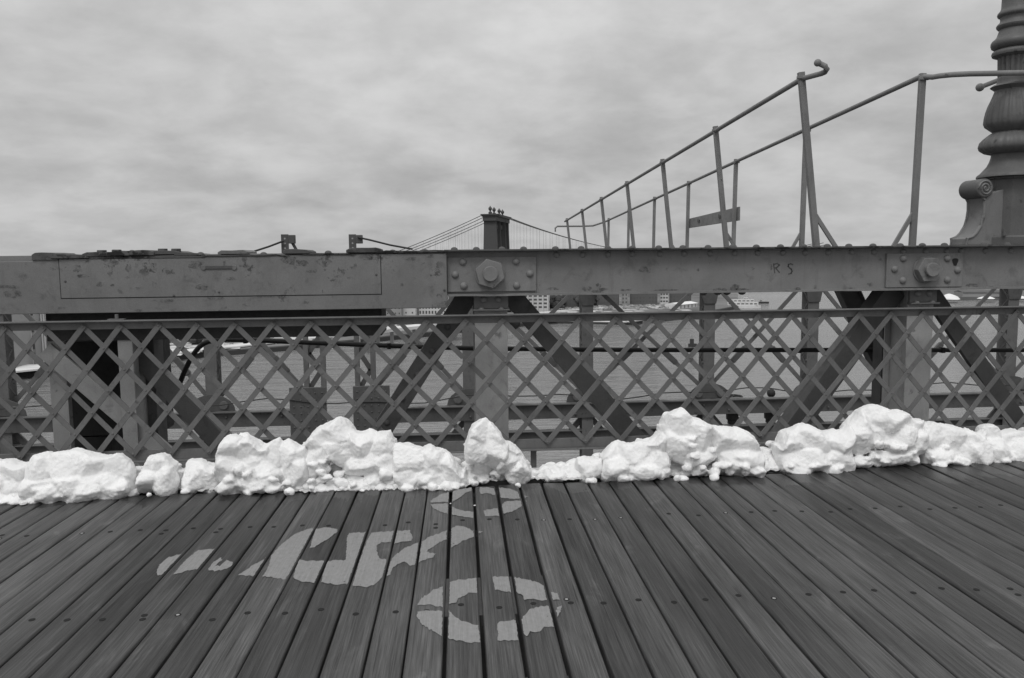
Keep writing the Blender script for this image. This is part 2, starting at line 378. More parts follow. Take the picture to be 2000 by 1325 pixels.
boat('moored_barge', 'pale barge with a white hut against the low quay', 'barge', 1222, 1262, 632, 1.6, [(.2, .55, 2.4, 'hull_white')], 'wall_mid')
# wake of the tug: foam lying on the water
m = MB(); a, b_ = gz(1362, 677, WZ + .05), gz(1475, 652, WZ + .05); d = (b_ - a).normalized(); n = V((d.y, -d.x, 0))
vs = []; K = 26
for i in range(K):
    t_ = i / (K - 1); p = a.lerp(b_, t_); wd = .8 + 5 * t_; vs += [p - n * (wd + R_(0, .8)), p + n * (wd * .6 + R_(0, .8))]
m.add(vs, [(2 * i, 2 * i + 1, 2 * i + 3, 2 * i + 2) for i in range(K - 1)])
bf = newmat('foam', .6, .3); to_col(bf, maprange(noise_n(obco(), .4, 3), .3, .7, .25, .4))
L(math_n('MULTIPLY', maprange(noise_n(obco((1, 1, 1)), .25, 5, .7), .45, .7, 0, 1), .5), bf.inputs['Alpha'])
tag(m.build('boat_wake', 'foam', smooth=0), kind='stuff', label='pale streak of wake behind the small tug', cat='wake')
for (px, py, r, h) in ((1853, 586.5, 9.5, 5.2), (1927, 585.5, 7, 2.5), (1995, 585, 6, 2.2)):
    c = gz(px, py - 2, WZ + 3); m = MB(); prof = [(r * k, c.z + h * (1 - k) ** .8 * (1 if k > .1 else .97)) for k in (1, .85, .65, .45, .25, .08)]
    m.lathe(c, prof, 20, lambda a, z: 1 + .12 * math.sin(3 * a + z) + .06 * math.sin(7 * a))
    lab = {9.5: 'large white conical heap on the far shore beside the iron post', 7: 'low white heap on the far shore between post and rod', 6: 'small white heap on the far shore behind the last laced post'}[r]
    tag(m.build('salt_heap', 'salt'), lab, 'heap')
def far_building(px0, px1, yb, h, mat, lab):
    A, B = gz(px0, yb, WZ + 3), gz(px1, yb, WZ + 3); o = empty('warehouse'); tag(o, lab, 'building')
    d = B - A; d.normalize(); n = V((d.y, -d.x, 0))
    MB().prism([A, B, B - n * 25, A - n * 25], (0, 0, h)).build('wall', mat, o, smooth=0)
    MB().prism([A + V((0, 0, h)) + n, A + V((0, 0, h + 1.5)) - n * 12, A + V((0, 0, h)) - n * 26], B - A).build('roof', 'wall_dark', o, smooth=0)
far_building(1880, 1990, 580, 4, 'wall_mid', 'low grey warehouse behind the white heaps on the far shore')
far_building(1780, 1832, 580, 4, 'wall_dark', 'low dark warehouse behind the iron post on the far shore')
# parked cars and trees on the shore: uncountable specks
m = MB()
for k in range(230):
    px = R_(1060, 1345); py = 604 - (px - 1060) * .022 + R_(-2.5, 4.5); c = gz(px, py, WZ + 2.6); a = R_(-.1, .1)
    m.box(c.x - 2.1, c.x + 2.1, c.y - .9, c.y + .9, c.z, c.z + .8); m.box(c.x - 1.2, c.x + 1.0, c.y - .8, c.y + .8, c.z + .8, c.z + 1.45)
tag(m.build('parked_cars', 'cars', smooth=0), 'crowd of tiny parked cars on the waterside car park', 'cars', kind='stuff')
m = MB()
for k in range(520):
    px = random.choice((R_(1068, 1100), R_(1068, 1100), R_(990, 1090), R_(300, 700), R_(1120, 1170))); yb = {0: 0}.get(0)
    base = interp([(300, 682), (430, 668), (700, 636), (990, 611), (1170, 602)], px) - R_(0, 6); c = gz(px, base, WZ + 2.5); r = R_(1.2, 2.6)
    m.ball((c.x + R_(-1, 1), c.y, c.z + R_(1.5, 9 if px > 980 else 4)), r, 6, 5, R_(.7, 1.2))
tag(m.build('bank_trees', 'trees', smooth=0), 'dark bare trees massed along the bank between buildings', 'trees', kind='stuff')

# ================================================================== SUSPENSION BRIDGE IN THE DISTANCE
br = empty('suspension_bridge'); tag(br, 'distant suspension bridge with a dark steel tower topped by four balls', 'bridge')
YB = [968, 990, 1016, 1040]; XB = [(957.5, 415), (965, 418), (975, 422), (981.5, 425)]
TP = [at(x, y, Y) for (x, y), Y in zip(XB, YB)]; ztop = sum(p.z for p in TP) / 4 - 1
tw = (TP[3] - TP[0]); tw.z = 0; tw.normalize(); ta = V((-tw.y, tw.x, 0)); ta = -ta if ta.x < 0 else ta
for p in TP: p.z = ztop
LEGW = 7.5
for i, p in enumerate(TP):
    MB().hexa([p + tw * sx * 1.9 * k + ta * sy * LEGW * k + V((0, 0, z - p.z)) for z, k in ((WZ, 1.35), (ztop - 6, 1.0)) for sx, sy in ((-1, -1), (1, -1), (1, 1), (-1, 1))]).build('leg', 'bridge_far', br, smooth=0)
    for sy in (-1, -.33, .33, 1):
        q = p + ta * sy * LEGW * 1.02; MB().box(q.x - .5, q.x + .5, q.y - .5, q.y + .5, -30, ztop - 6).build('corner_rib', 'bridge_far', br, smooth=0)
    f_ = MB(); f_.lathe(p, [(2.2, ztop), (2.2, ztop + 2.5), (1.0, ztop + 3), (1.0, ztop + 4.2), (1.9, ztop + 5), (2.3, ztop + 6.4), (1.9, ztop + 7.8), (.8, ztop + 8.7), (.3, ztop + 10)], 12); f_.build('ball_finial', 'bridge_far', br)
a, b_ = TP[0] - tw * 4, TP[3] + tw * 4
def slab(z0, z1, half, ext, mat, name):
    q0, q1 = a - tw * ext, b_ + tw * ext
    MB().prism([V((q.x, q.y, z0)) + ta * s for q, s in ((q0, -half), (q1, -half), (q1, half), (q0, half))], (0, 0, z1 - z0)).build(name, mat, br, smooth=0)
slab(ztop - 1.2, ztop, 10.5, 3.4, 'bridge_far', 'cornice'); slab(ztop - 3, ztop - 1.2, 9.5, 2, 'bridge_far', 'frieze'); slab(ztop - 8, ztop - 3, 8.3, 1, 'bridge_far', 'entablature')
slab(ztop - 17, ztop - 12, 5, -2, 'bridge_far', 'arch_panel')
for i in range(4):
    p = TP[i]; z0 = ztop + .3; ca = MB(); hm = MB()
    Lx = at(806 + 12.7 * i, 483, YB[i]); X0 = p.x - 7; n_ = 30
    slope = (z0 - Lx.z) / (X0 - Lx.x); span = 230
    path = []
    for k in range(n_ + 1):
        t_ = k / n_; dx = span * t_; z = z0 - dx * slope * 1.04 + dx * dx * .00045
        path.append((X0 - dx, YB[i], max(z, -3)))
    ca.tube(path, .45, 6); ca.build('main_cable', 'bridge_far', br)
    Rx_ = at(1174, 481, YB[i]); X0 = p.x + 7; sl = (z0 - Rx_.z) / (Rx_.x - X0); path2 = []
    for k in range(n_ + 1):
        dx = 420 * k / n_; z = z0 - dx * sl * 1.3 + dx * dx * sl * .3 / (Rx_.x - X0); path2.append((X0 + dx, YB[i], max(z, -2)))
    MB().tube(path2, .45, 6).build('main_cable', 'bridge_far', br)
    for k in range(1, 24):
        for path_, sg in ((path, -1), (path2, 1)):
            Xh = path_[0][0] + sg * k * 8.2; z = interp(sorted((q[0], q[2]) for q in path_), Xh)
            if z > -1: hm.tube([(Xh, YB[i], -4), (Xh, YB[i], z)], .06, 4)
    tag(hm.build('suspender_cables', 'bridge_far', br), kind='stuff')
MB().box(TP[0].x - 900, TP[0].x + 900, YB[0] - 2, YB[3] + 2, -8, -3).build('deck', 'bridge_far', br, smooth=0)

# ================================================================== BOARDWALK
BA = math.radians(-1.1)
bwk = MB()
for yy in (-.6, .5, 1.1, 2.19, 3.28, 4.37):
    bwk.box(-6, 8, yy - .05, yy + .05, -.3, -.062)
bwk.box(-6, 8, 4.86, 4.98, -.3, -.062)
BWO = bwk.build('boardwalk', 'stringer', smooth=0); BWO.rotation_euler.z = BA; tag(BWO, kind='structure')
ca_, sa_ = math.cos(BA), math.sin(BA)
def loc(p): return V((p.x * ca_ + p.y * sa_, -p.x * sa_ + p.y * ca_, p.z))
gaps_px = [63, 140, 220, 301, 376, 464, 541, 621, 704, 783, 866, 948, 1031, 1114, 1196, 1280, 1367, 1446, 1535, 1617, 1702, 1795, 1875, 1967]
G = [loc(gz(x, 1325)).x for x in gaps_px]
G = [q * 1.012 if q < -.6 else q for q in G]
while G[0] > -5.2: G.insert(0, G[0] - .1485 + R_(-.003, .003))
while G[-1] < 7.0: G.append(G[-1] + .1505 + R_(-.003, .003))
def end_y(xl): return interp([(-6, 5.2), (-2.5, 5.14), (-1.4, 5.12), (0, 5.08), (.5, 5.14), (2, 5.2), (2.8, 5.31), (3.8, 5.42), (8, 5.6)], xl)
scr = MB(); scr.disc((0, 0, 0), (0, 0, 1), .0135, .0012, 14); SCR = scr.mesh('screw'); SCR.materials.append(M['screw_dark'])
st = MB(); st.disc((0, 0, 0), (0, 0, 1), .0075, .0012, 12); SST = st.mesh('screw_head'); SST.materials.append(M['screw_steel'])
PL = []
wide = {-1.5: .012}
for i in range(len(G) - 1):
    xc = (G[i] + G[i + 1]) / 2
    gp = R_(.004, .012) if not -.2 < G[i] < .6 else .016
    gp2 = R_(.004, .012) if not -.2 < G[i + 1] < .6 else .015
    x0, x1 = G[i] + gp / 2, G[i + 1] - gp2 / 2
    ye = end_y(xc) + R_(-.015, .012); dz = R_(-.003, .003); tl = R_(-.002, .002)
    rb = .011; sec = [(x0, -.055), (x1, -.055)] + [(x1 - rb + rb * math.cos(t_), -rb + rb * math.sin(t_)) for t_ in (0, .52, 1.05, 1.57)] + [(x0 + rb + rb * math.cos(t_), -rb + rb * math.sin(t_)) for t_ in (1.57, 2.09, 2.62, 3.14)]
    rings = []
    sts = [-1.4, .5, 1.5, 2.4, 3.3, 4.2, ye - .03, ye - .014, ye - .004, ye]
    for y in sts:
        e = 0 if y < ye - .029 else {3: 0, 2: .002, 1: .007, 0: .014}[9 - sts.index(y)]
        wob = .0016 * noise.noise((i * 3.7, y * 1.3, 0))
        rings.append([V((x + wob + (e * .8 if x < xc - .04 else -e * .8 if x > xc + .04 else 0), y, z + dz + tl * (x - xc) / .07 - (e if z > -.02 else 0))) for x, z in sec])
    o = MB().loft(rings).build('plank', 'wood', BWO, smooth=50)
    PL.append((x0, x1, dz, o))
    if -4.2 < xc < 5.6:
        for row, yr in enumerate((1.1, 2.19, 3.28, 4.40)):
            spots = [(xc + R_(-.012, .012), yr + R_(-.035, .035))]
            if random.random() < .12: spots.append((spots[0][0] + R_(-.012, .03), spots[0][1] - R_(.03, .07)))
            if random.random() < .06: spots = []
            for sx, sy in spots:
                q = link('screw', SCR, None, o); q.location = (sx, sy, dz + .0002)
                if random.random() < .09:
                    q2 = link('screw_head', SST, None, o); q2.location = (sx, sy - .002, dz + .0009)
# painted cycle symbol, worn, one patch per plank
Z2 = lambda x, y: (650 + x / 2.857, 900 + y / 2.857)
Z1 = lambda x, y: (x / 2.857, 900 + y / 2.857)
patches = [(Z2, p) for p in (
 [(545, 225), (600, 190), (652, 178), (652, 232), (545, 235)], [(545, 245), (640, 240), (650, 300), (600, 285), (555, 262)],
 [(660, 175), (700, 160), (775, 150), (772, 170), (740, 178), (725, 195), (690, 215), (662, 232)], [(660, 250), (690, 270), (740, 280), (785, 285), (785, 318), (720, 312), (660, 300)],
 [(820, 150), (900, 155), (908, 195), (870, 185), (820, 188)], [(840, 280), (920, 265), (928, 310), (850, 312)],
 [(915, 152), (985, 158), (1030, 175), (1045, 215), (1000, 218), (930, 210)], [(930, 268), (960, 232), (1050, 226), (1055, 255), (1010, 285), (940, 303)],
 [(1050, 190), (1088, 207), (1055, 217)], [(1057, 228), (1085, 230), (1064, 250)],
 [(470, 808), (495, 770), (560, 725), (612, 705), (615, 820), (530, 805)], [(470, 870), (475, 845), (520, 838), (612, 838), (608, 980), (560, 955), (500, 915)],
 [(645, 680), (700, 665), (803, 655), (803, 735), (760, 740), (700, 770), (680, 795), (642, 802)], [(645, 835), (690, 875), (730, 900), (810, 915), (826, 1015), (740, 1010), (640, 990)],
 [(890, 650), (980, 650), (998, 738), (940, 730), (905, 720), (900, 690)], [(918, 915), (940, 900), (1030, 893), (1033, 1000), (980, 1010), (920, 1008)],
 [(1010, 655), (1080, 665), (1150, 688), (1180, 700), (1200, 785), (1120, 780), (1070, 780), (1060, 755), (1020, 740)],
 [(1050, 890), (1080, 850), (1130, 820), (1215, 815), (1238, 930), (1180, 935), (1150, 965), (1100, 960), (1080, 990), (1060, 960), (1050, 930)],
 [(1215, 735), (1255, 745), (1265, 780), (1230, 782)], [(1250, 820), (1275, 815), (1272, 850), (1255, 875), (1245, 850)],
 [(490, 460), (530, 430), (635, 392), (635, 440), (580, 465), (520, 510), (580, 520), (560, 540), (480, 568), (478, 520)],
 [(655, 385), (690, 362), (740, 370), (785, 392), (790, 425), (720, 450), (680, 475), (655, 483)], [(805, 395), (840, 395), (810, 412)],
 [(318, 580), (335, 540), (400, 490), (480, 460), (478, 520), (470, 580), (430, 590), (400, 565), (370, 575), (330, 605), (320, 640), (302, 645)],
 [(215, 405), (350, 395), (340, 455), (270, 460), (245, 480), (245, 510), (260, 550), (300, 555), (290, 600), (280, 650), (230, 700), (190, 708), (110, 700), (150, 560), (190, 450)],
 [(360, 395), (430, 390), (445, 430), (440, 448), (345, 462)],
 [(-37, 570), (3, 562), (73, 562), (80, 430), (90, 410), (185, 403), (165, 490), (150, 560), (105, 695), (0, 695), (-67, 685)])]
patches += [(Z1, p) for p in (
 [(870, 630), (890, 580), (940, 540), (1030, 515), (1045, 525), (1010, 570), (940, 648), (880, 640)],
 [(1050, 545), (1110, 500), (1200, 497), (1220, 510), (1180, 535), (1185, 560), (1150, 605), (1060, 615), (965, 640), (1020, 575)],
 [(1160, 610), (1190, 570), (1230, 545), (1240, 555), (1200, 590), (1230, 590), (1260, 560), (1300, 565), (1305, 580), (1270, 605), (1200, 620)],
 [(1325, 640), (1400, 590), (1490, 540), (1508, 540), (1480, 590), (1440, 645), (1330, 642)],
 [(1515, 530), (1570, 470), (1650, 410), (1720, 385), (1755, 380), (1735, 440), (1720, 490), (1660, 550), (1640, 600), (1590, 665), (1465, 650), (1500, 590)],
 [(1760, 385), (1820, 375), (1880, 385), (1885, 400), (1830, 440), (1750, 490), (1730, 490)],
 [(1665, 560), (1720, 565), (1810, 560), (1810, 590), (1770, 690), (1690, 680), (1640, 665), (1635, 655)])]
for fn, poly in patches:
    pts = [loc(gz(*fn(x, y))) for x, y in poly]
    cxm = sum(p.x for p in pts) / len(pts)
    x0, x1, dz, o = min(PL, key=lambda q: abs((q[0] + q[1]) / 2 - cxm))
    dense = []
    for i, p in enumerate(pts):                       # ragged worn edge
        q = pts[(i + 1) % len(pts)]; k = max(1, int((q - p).length / .012))
        for j in range(k):
            e = p.lerp(q, j / k); jx, jy = R_(-.0025, .0025), R_(-.009, .009)
            dense.append((min(max(e.x + jx, x0 + .003 + R_(0, .004)), x1 - .003 - R_(0, .004)), e.y + jy))
    bm = bmesh.new(); vs = [bm.verts.new((x, y, dz + .0022)) for x, y in dense]
    es = [bm.edges.new((vs[i], vs[(i + 1) % len(vs)])) for i in range(len(vs))]
    bmesh.ops.triangle_fill(bm, edges=es, use_beauty=True)
    bmesh.ops.recalc_face_normals(bm, faces=bm.faces)
    me = bpy.data.meshes.new('paint_patch'); bm.to_mesh(me); bm.free()
    link('paint_patch', me, 'marking_paint', o)
# ledge under the snow: steel stringer beyond the plank ends
m = MB(); m.box(-6, 8, 5.0, 5.56, -.3, -.07)
tag(m.build('edge_stringer', 'stringer', bevel=.01), kind='structure')
lg = empty('edge_ledge'); tag(lg, kind='structure')
for k in range(24):
    xx = -5.5 + k * .56; MB().box(xx + .01, xx + R_(.5, .55), 5.24, 5.5 + R_(-.01, .02), -.075, -.02 + R_(-.01, .01)).build('ledge_block', 'far_dark', lg, bevel=.006)

# ================================================================== LATTICE RAILING
YL = 5.6
lr = empty('lattice_railing', ); tag(lr, 'iron lattice railing of crossed flat bars along the boardwalk behind the snow', 'railing')
apx = [84, 161, 234, 309, 384, 457, 532, 607, 682, 757, 833, 910, 982, 1057, 1132, 1203, 1274, 1345, 1414, 1481, 1547, 1611, 1678, 1741, 1804, 1865, 1926, 1987]
AX = [at(x, 628 - (x - 84) * .0147, YL).x for x in apx]
while AX[0] > -5.6: AX.insert(0, AX[0] - .252)
while AX[-1] < 7.6: AX.append(AX[-1] + .25)
ZT, ZBm, OFF = 1.05, .165, .04
def ax(f):          # fractional apex index -> X
    i = int(math.floor(f)); i = max(0, min(len(AX) - 2, i)); return AX[i] + (AX[i + 1] - AX[i]) * (f - i)
def lat(f, r):      # point of the lattice: fractional index, row 0 (top) .. 6 (bottom)
    return V((ax(f) + OFF * r / 6, 0, ZT + (ZBm - ZT) * r / 6))
nA = len(AX)
xb0, xb1 = AX[0], AX[-1]
tr = MB(); tr.box(xb0, xb1, YL - .035, YL + .03, 1.083, 1.092).box(xb0, xb1, YL + .012, YL + .022, 1.03, 1.083); tr.build('top_rail', 'rail_paint', lr, .002)
br_ = MB(); br_.box(xb0, xb1, YL + .012, YL + .022, .115, .185).box(xb0, xb1, YL - .03, YL + .03, .107, .115); br_.build('bottom_rail', 'rail_paint', lr, .002)
BWD, BT = .036, .008
for i in range(nA):
    for s, y in ((1, YL + .006), (-1, YL - .004)):          # s=+1 runs down to the right and lies behind
        j = i + 3 * s
        r0, r1, f0, f1 = 0, 6, i, j
        if j < 0 or j > nA - 1: continue
        p, q = lat(f0, 0), lat(f1, 6); p.y = q.y = y
        d = (q - p).normalized(); p -= d * .012; q += d * .012
        broken = s == 1 and abs(apx[0] - 84) < 1 and abs(AX[i] - at(833, 617, YL).x) < .02
        if broken:
            a1 = p + d * (q - p).length * .30; b1 = p + d * (q - p).length * .475
            MB().bar(p, a1, BWD, BT).build('lattice_bar', 'lattice_paint', lr, .0012)
            b0 = p + d * (q - p).length * .345
            MB().bar(b0 + V((.01, .02, -.012)), b1 + V((.0, .05, 0)), BWD, BT).build('lattice_bar', 'lattice_paint', lr, .0012)
            MB().bar(p + d * (q - p).length * .505, q, BWD, BT).build('lattice_bar', 'lattice_paint', lr, .0012)
        else:
            MB().bar(p + V((R_(-.002, .002), 0, 0)), q + V((R_(-.002, .002), 0, 0)), BWD, BT).build('lattice_bar', 'lattice_paint', lr, .0012)
rv = MB()
for i in range(2, nA - 2):
    for r in range(0, 7):
        p = lat(i + (.5 if r % 2 else 0), r)
        rv.dome((p.x, YL - .0082, p.z), (0, -1, 0), .0085, .006, 7, 2)
tag(rv.build('rivet_heads', 'lattice_paint', lr), kind='stuff')
# stanchion feet of the railing down to the ledge
for x in (-4.2, -2.9, -1.2, .62, 1.9, 3.35, 4.9, 6.2):
    MB().box(x - .02, x + .02, YL + .024, YL + .05, -.3, .114).build('stanchion', 'rail_paint', lr, .002)

# ================================================================== NEAR TRUSS
tz = empty('bridge_truss'); tag(tz, 'heavy riveted iron truss with thick top beam, posts and diagonals behind the lattice', 'bridge truss')
ZC0, ZC1 = 1.228, 1.535                         # beam web
YC = 5.75
ch = MB(); ch.box(-6.5, 8.5, YC, YC + .03, ZC0, ZC1); TCH = ch.build('top_beam', 'chord_paint', tz, .003)
MB().box(-6.5, 8.5, 6.3, 6.33, ZC0, ZC1).build('rear_web', 'chord_paint', tz, .003)
fl = MB(); fl.box(.0, 8.5, YC - .085, 6.42, ZC1, ZC1 + .014); FLG = fl.build('top_flange', 'grime_plate', TCH, .003)
# lower lip, its edge a bit wavy with rust
lp = []; xs = [.02 + k * .1 for k in range(86)]
rings = []
for x in xs:
    e = .004 * noise.noise((x * 4, 0, 0)); rings.append([V((x, YC - .042 + e, ZC0 - .012 + e)), V((x, YC + .06, ZC0 - .012 + e)), V((x, YC + .06, ZC0 + .004)), V((x, YC - .042 + e, ZC0 + .003 + e))])
MB().loft(rings).build('lower_lip', 'chord_paint', TCH)
RV = MB().dome((0, 0, 0), (0, 0, 1), .026, .02, 14, 4).mesh('rivet'); RV.materials.append(M['chord_paint'])
RVD = MB().dome((0, 0, 0), (0, 0, 1), .026, .02, 14, 4).mesh('rivet'); RVD.materials.append(M['grime_plate'])
def rivet(p, nrm, parent, me=None, s=1.0):
    o = link('rivet', me or RV, None, parent); o.location = p; o.rotation_euler = V(nrm).to_track_quat('Z', 'Y').to_euler(); o.scale = (s, s, s); return o
tops = [887, 930, 980, 1022, 1084, 1134, 1186, 1234, 1285, 1332, 1381, 1428, 1475, 1522, 1567, 1613, 1655, 1702, 1755, 1798, 1841, 1869, 1918, 1963, 2010, 2055]
for x in tops:
    X = at(x, 484, YC + .05).x
    rivet((X, YC + .03, ZC1 + .0138), (0, 0, 1), FLG, RVD)
    if x > 1040: rivet((X + R_(-.01, .01), YC + .0005, ZC1 - .03), (0, -1, 0), FLG, RV, .9)
def splice(x0, x1, y0, y1, nut, rivets, nr, npx, nutrot):
    a, b_ = at(x0, y1, YC - .02), at(x1, y0, YC - .02)
    sp_ = MB().box(a.x, b_.x, YC - .02, YC - .001, max(a.z, ZC0 + .008), min(b_.z, ZC1 - .04)).build('splice_plate', 'chord_paint', tz, .003)
    for (rx, ry) in rivets:
        p = at(rx, ry, YC - .0205); rivet((p.x, YC - .0195, p.z), (0, -1, 0), sp_, RV, 1.05)
    p = at(nut[0], nut[1], YC - .06)
    MB().disc((p.x, YC - .0195, p.z), (0, -1, 0), nr * 1.02, .012, 28).build('washer', 'chord_paint', sp_, .002)
    MB().disc((p.x, YC - .031, p.z), (0, -1, 0), nr, .055, 6, nutrot).build('hex_nut', 'chord_paint', sp_, .004)
    MB().disc((p.x, YC - .08, p.z), (0, -1, 0), npx, .04, 28).build('pin', 'chord_paint', sp_, .004)
splice(874, 1047, 497, 571, (957, 535), [(904, 512), (889, 537), (906, 559), (1008, 511), (1035, 535), (1009, 558)], .108, .054, .3)
splice(1730, 1882, 494, 567, (1814, 527), [(1747, 526), (1764, 505), (1763, 548), (1850, 505), (1870, 528), (1850, 547)], .1, .052, 0.0)
hp = at(1866, 512, YC - .024)
MB().add([V((hp.x + .022 * math.cos(t_) * (1 + .3 * math.sin(3 * t_)), YC - .0225, hp.z + .035 * math.sin(t_) * (1 + .2 * math.cos(2 * t_)))) for t_ in [k * .449 for k in range(14)]], [tuple(range(14))]).build('rust_hole', 'seam', tz)
# faint scrawl on the beam
def stroke(pts, wd):
    m = MB(); P = [at(x, y, YC - .0012) for x, y in pts]
    for a, b_ in zip(P, P[1:]):
        d = (b_ - a).normalized(); s = V((d.z, 0, -d.x)) * wd; m.add([a - s - d * wd, a + s - d * wd, b_ + s + d * wd, b_ - s + d * wd], [(0, 1, 2, 3)])
    return m
gsc = MB()
for k, st_ in enumerate(([(1513, 533), (1511, 516)], [(1511, 517), (1518, 515), (1522, 518), (1517, 523), (1512, 524)], [(1515, 524), (1522, 532)], [(1548, 517), (1544, 515.5), (1540, 517), (1539.5, 520.5), (1542, 523.5), (1545.5, 526), (1547, 530), (1545, 534), (1540.5, 535.5)])):
    q = stroke(st_, .0045); gsc.add([V(p) - V((0, .0002 * k, 0)) for p in q.v], q.f)
gsc.build('scrawl', 'graffiti', TCH, smooth=0)
# rust and soot stains with ragged outlines
def stain(px, py, rx, ry, Y, parent, mat='stain'):
    c = at(px, py, Y); n_ = 22; o3 = R_(0, 50); vs_ = []
    for k in range(n_):
        a = 2 * math.pi * k / n_; q = 1 + .55 * noise.noise((math.cos(a) * 1.6 + o3, math.sin(a) * 1.6, o3)) + R_(-.08, .08); vs_.append((c.x + rx * q * math.cos(a), Y, c.z + ry * q * math.sin(a)))
    return MB().add([(c.x, Y, c.z)] + vs_, [(0, 1 + k, 1 + (k + 1) % n_) for k in range(n_)]).build('stain', mat, parent, smooth=0)
for px, py, rx, ry in ((1146, 564, .04, .02), (1168, 560, .016, .03), (1176, 566, .04, .012), (1406, 566, .05, .012), (1436, 562, .035, .022), (1448, 566, .06, .01), (1592, 562, .012, .02), (1300, 567, .09, .006), (1660, 564, .06, .008), (1220, 567, .05, .008), (1930, 562, .08, .01), (1900, 558, .05, .012), (1260, 528, .05, .025), (1080, 565, .05, .01), (1500, 568, .08, .006), (1700, 556, .03, .012)):
    stain(px, py, rx, ry, YC - .0006, TCH)
# rusty nuts at the lower lip
for x, y in ((1162, 573), (1170, 568), (1416, 571), (1433, 568), (1445, 572), (1560, 570)):
    p = at(x, y, YC - .03); rivet((p.x, YC - .02, ZC0 + .006), (0, -.6, .8), TCH, RVD, .7)
for x in (1372, 1400, 1418, 1447):
    p = at(x, 578, YC + .05); rivet((p.x, YC + .03, ZC0 - .011), (0, 0, -1), TCH, RVD, 1.1)
# posts: flanged box posts
def post(x0, x1, y, zt, zb, mat, depth=.3, cap=True, yb=None, lean=0.0):
    a, b_ = at(x0, y, 5.83), at(x1, y, 5.83); wd = b_.x - a.x; t_ = .02
    rings = lambda ya, yb_, xa, xb: [V((xa + lean * 0, ya, 0))]
    m = MB(); m.box(a.x, b_.x, 5.83, 5.85, zb, zt).box(a.x, b_.x, 5.83 + depth, 5.85 + depth, zb, zt).box(a.x + wd * .2, a.x + wd * .2 + .015, 5.852, 5.828 + depth, zb, zt).box(b_.x - wd * .2 - .015, b_.x - wd * .2, 5.852, 5.828 + depth, zb, zt)
    po = m.build('post', mat, tz, .003)
    if cap:
        cz0, cz1 = 1.105, ZC0 - .013
        MB().box(a.x - .005, b_.x + .005, 5.80, 5.828, cz0 + .014, cz1).box(a.x - .012, b_.x + .012, 5.765, 5.828, cz0, cz0 + .013).build('cap_bracket', 'rail_paint', po, .003)
        for k in (.2, .8): rivet((a.x + wd * k, 5.785, cz0 + .0125), (0, 0, 1), po, RV, .8)
        for k in (.28, .72): rivet((a.x + wd * k, 5.8005, (cz0 + cz1) / 2 + .025), (0, -1, 0), po, RV, .95)
    return a, b_
pa, pb_ = post(928, 992, 700, ZC0, -4.6, 'post_paint')
rivet((pb_.x + .055, 6.0, 1.0), (0, -1, 0), tz, RVD, 2.2)
post(1769, 1819, 700, ZC0, -4.6, 'post_paint')
post(231, 260, 700, ZC0 - .02, -4.6, 'post_paint', .3, False)
def diag(p0, p1, Y, wd, dp, mat, flange=False, bolts=0):
    a, b_ = at(*p0, Y), at(*p1, Y); d = (b_ - a).normalized(); a = a - d * .12; b_ = b_ + d * 1.6
    m = MB(); m.bar(a + V((0, dp / 2, 0)), b_ + V((0, dp / 2, 0)), wd, dp, up=(0, -1, 0))
    if flange:
        _, s, n = basis(b_ - a, V((0, -1, 0)))
        for k in (-1, 1): m.bar(a + s * k * (wd / 2 + .006), b_ + s * k * (wd / 2 + .006), .012, .07, up=(0, -1, 0))
    o = m.build('diagonal', mat, tz, .003)
    for k in range(bolts):
        p = a.lerp(b_, .12 + k * .075); rivet((p.x, Y - .0005, p.z), (0, -1, 0), o, RVD, .9)
    return o
diag((905, 590), (748, 838), 5.98, .15, .1, 'dark_iron', False, 8)
diag((1010, 590), (1235, 850), 5.98, .15, .05, 'dark_iron')
diag((1735, 590), (1535, 865), 5.95, .165, .17, 'dark_iron')
diag((1836, 595), (1990, 822), 6.0, .135, .05, 'dark_iron')
diag((268, 694), (425, 864), 5.98, .14, .06, 'dark_iron')
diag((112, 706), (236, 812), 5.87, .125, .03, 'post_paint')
o = diag((1665, 585), (1745, 760), 6.9, .16, .1, 'dark_iron', True)
# rear post and strut behind the second node
a, b_ = at(1722, 700, 6.6), at(1764, 700, 6.6)
MB().box(a.x, b_.x, 6.6, 6.75, -4.6, .95).build('rear_post', 'dark_iron', tz, .004)
p, q = at(1735, 735, 6.5), at(1765, 700, 6.5); MB().bar(p, q + (q - p) * .4, .1, .05).build('strut', 'rail_paint', tz, .003)
p, q = at(1728, 600, 6.55), at(1768, 690, 6.55); MB().bar(p, q, .12, .06).build('strut', 'dark_iron', tz, .003)
p, q = at(1731, 790, 6.5), at(1765, 840, 6.5); MB().bar(p, q, .1, .05).build('strut', 'dark_iron', tz, .003)
# boxed column under the cover
a, b_ = at(97, 750, 6.0), at(131, 750, 6.0)
MB().box(a.x, b_.x, 6.0, 6.06, -4.6, 1.02).build('side_plate', 'post_paint', tz, .004)
a2, b2 = at(132, 700, 6.35), at(303, 700, 6.35)
MB().box(a2.x - .1, b2.x, 6.35, 6.7, .14, 1.12).build('back_plate', 'black_and_shade_steel', tz, .004)
MB().box(a2.x - .1, a2.x + .28, 6.36, 6.7, -4.6, .13).build('back_plate', 'black_and_shade_steel', tz, .004)
a3, b3 = at(282, 750, 6.1), at(304, 750, 6.1)
MB().box(b3.x - .15, b3.x, 6.1, 6.3, -4.6, 1.1).build('rear_post', 'dark_iron', tz, .004)
a4 = at(132, 668, 6.2); b4 = at(232, 650, 6.2)
MB().box(a4.x, b4.x, 6.2, 6.24, a4.z, b4.z + .08).build('cross_plate', 'dark_iron', tz, .004)
# low chord of the near truss at deck level
MB().box(-6.5, 8.5, 5.84, 6.2, -.75, -.5).build('bottom_chord', 'far_dark', tz, .005)

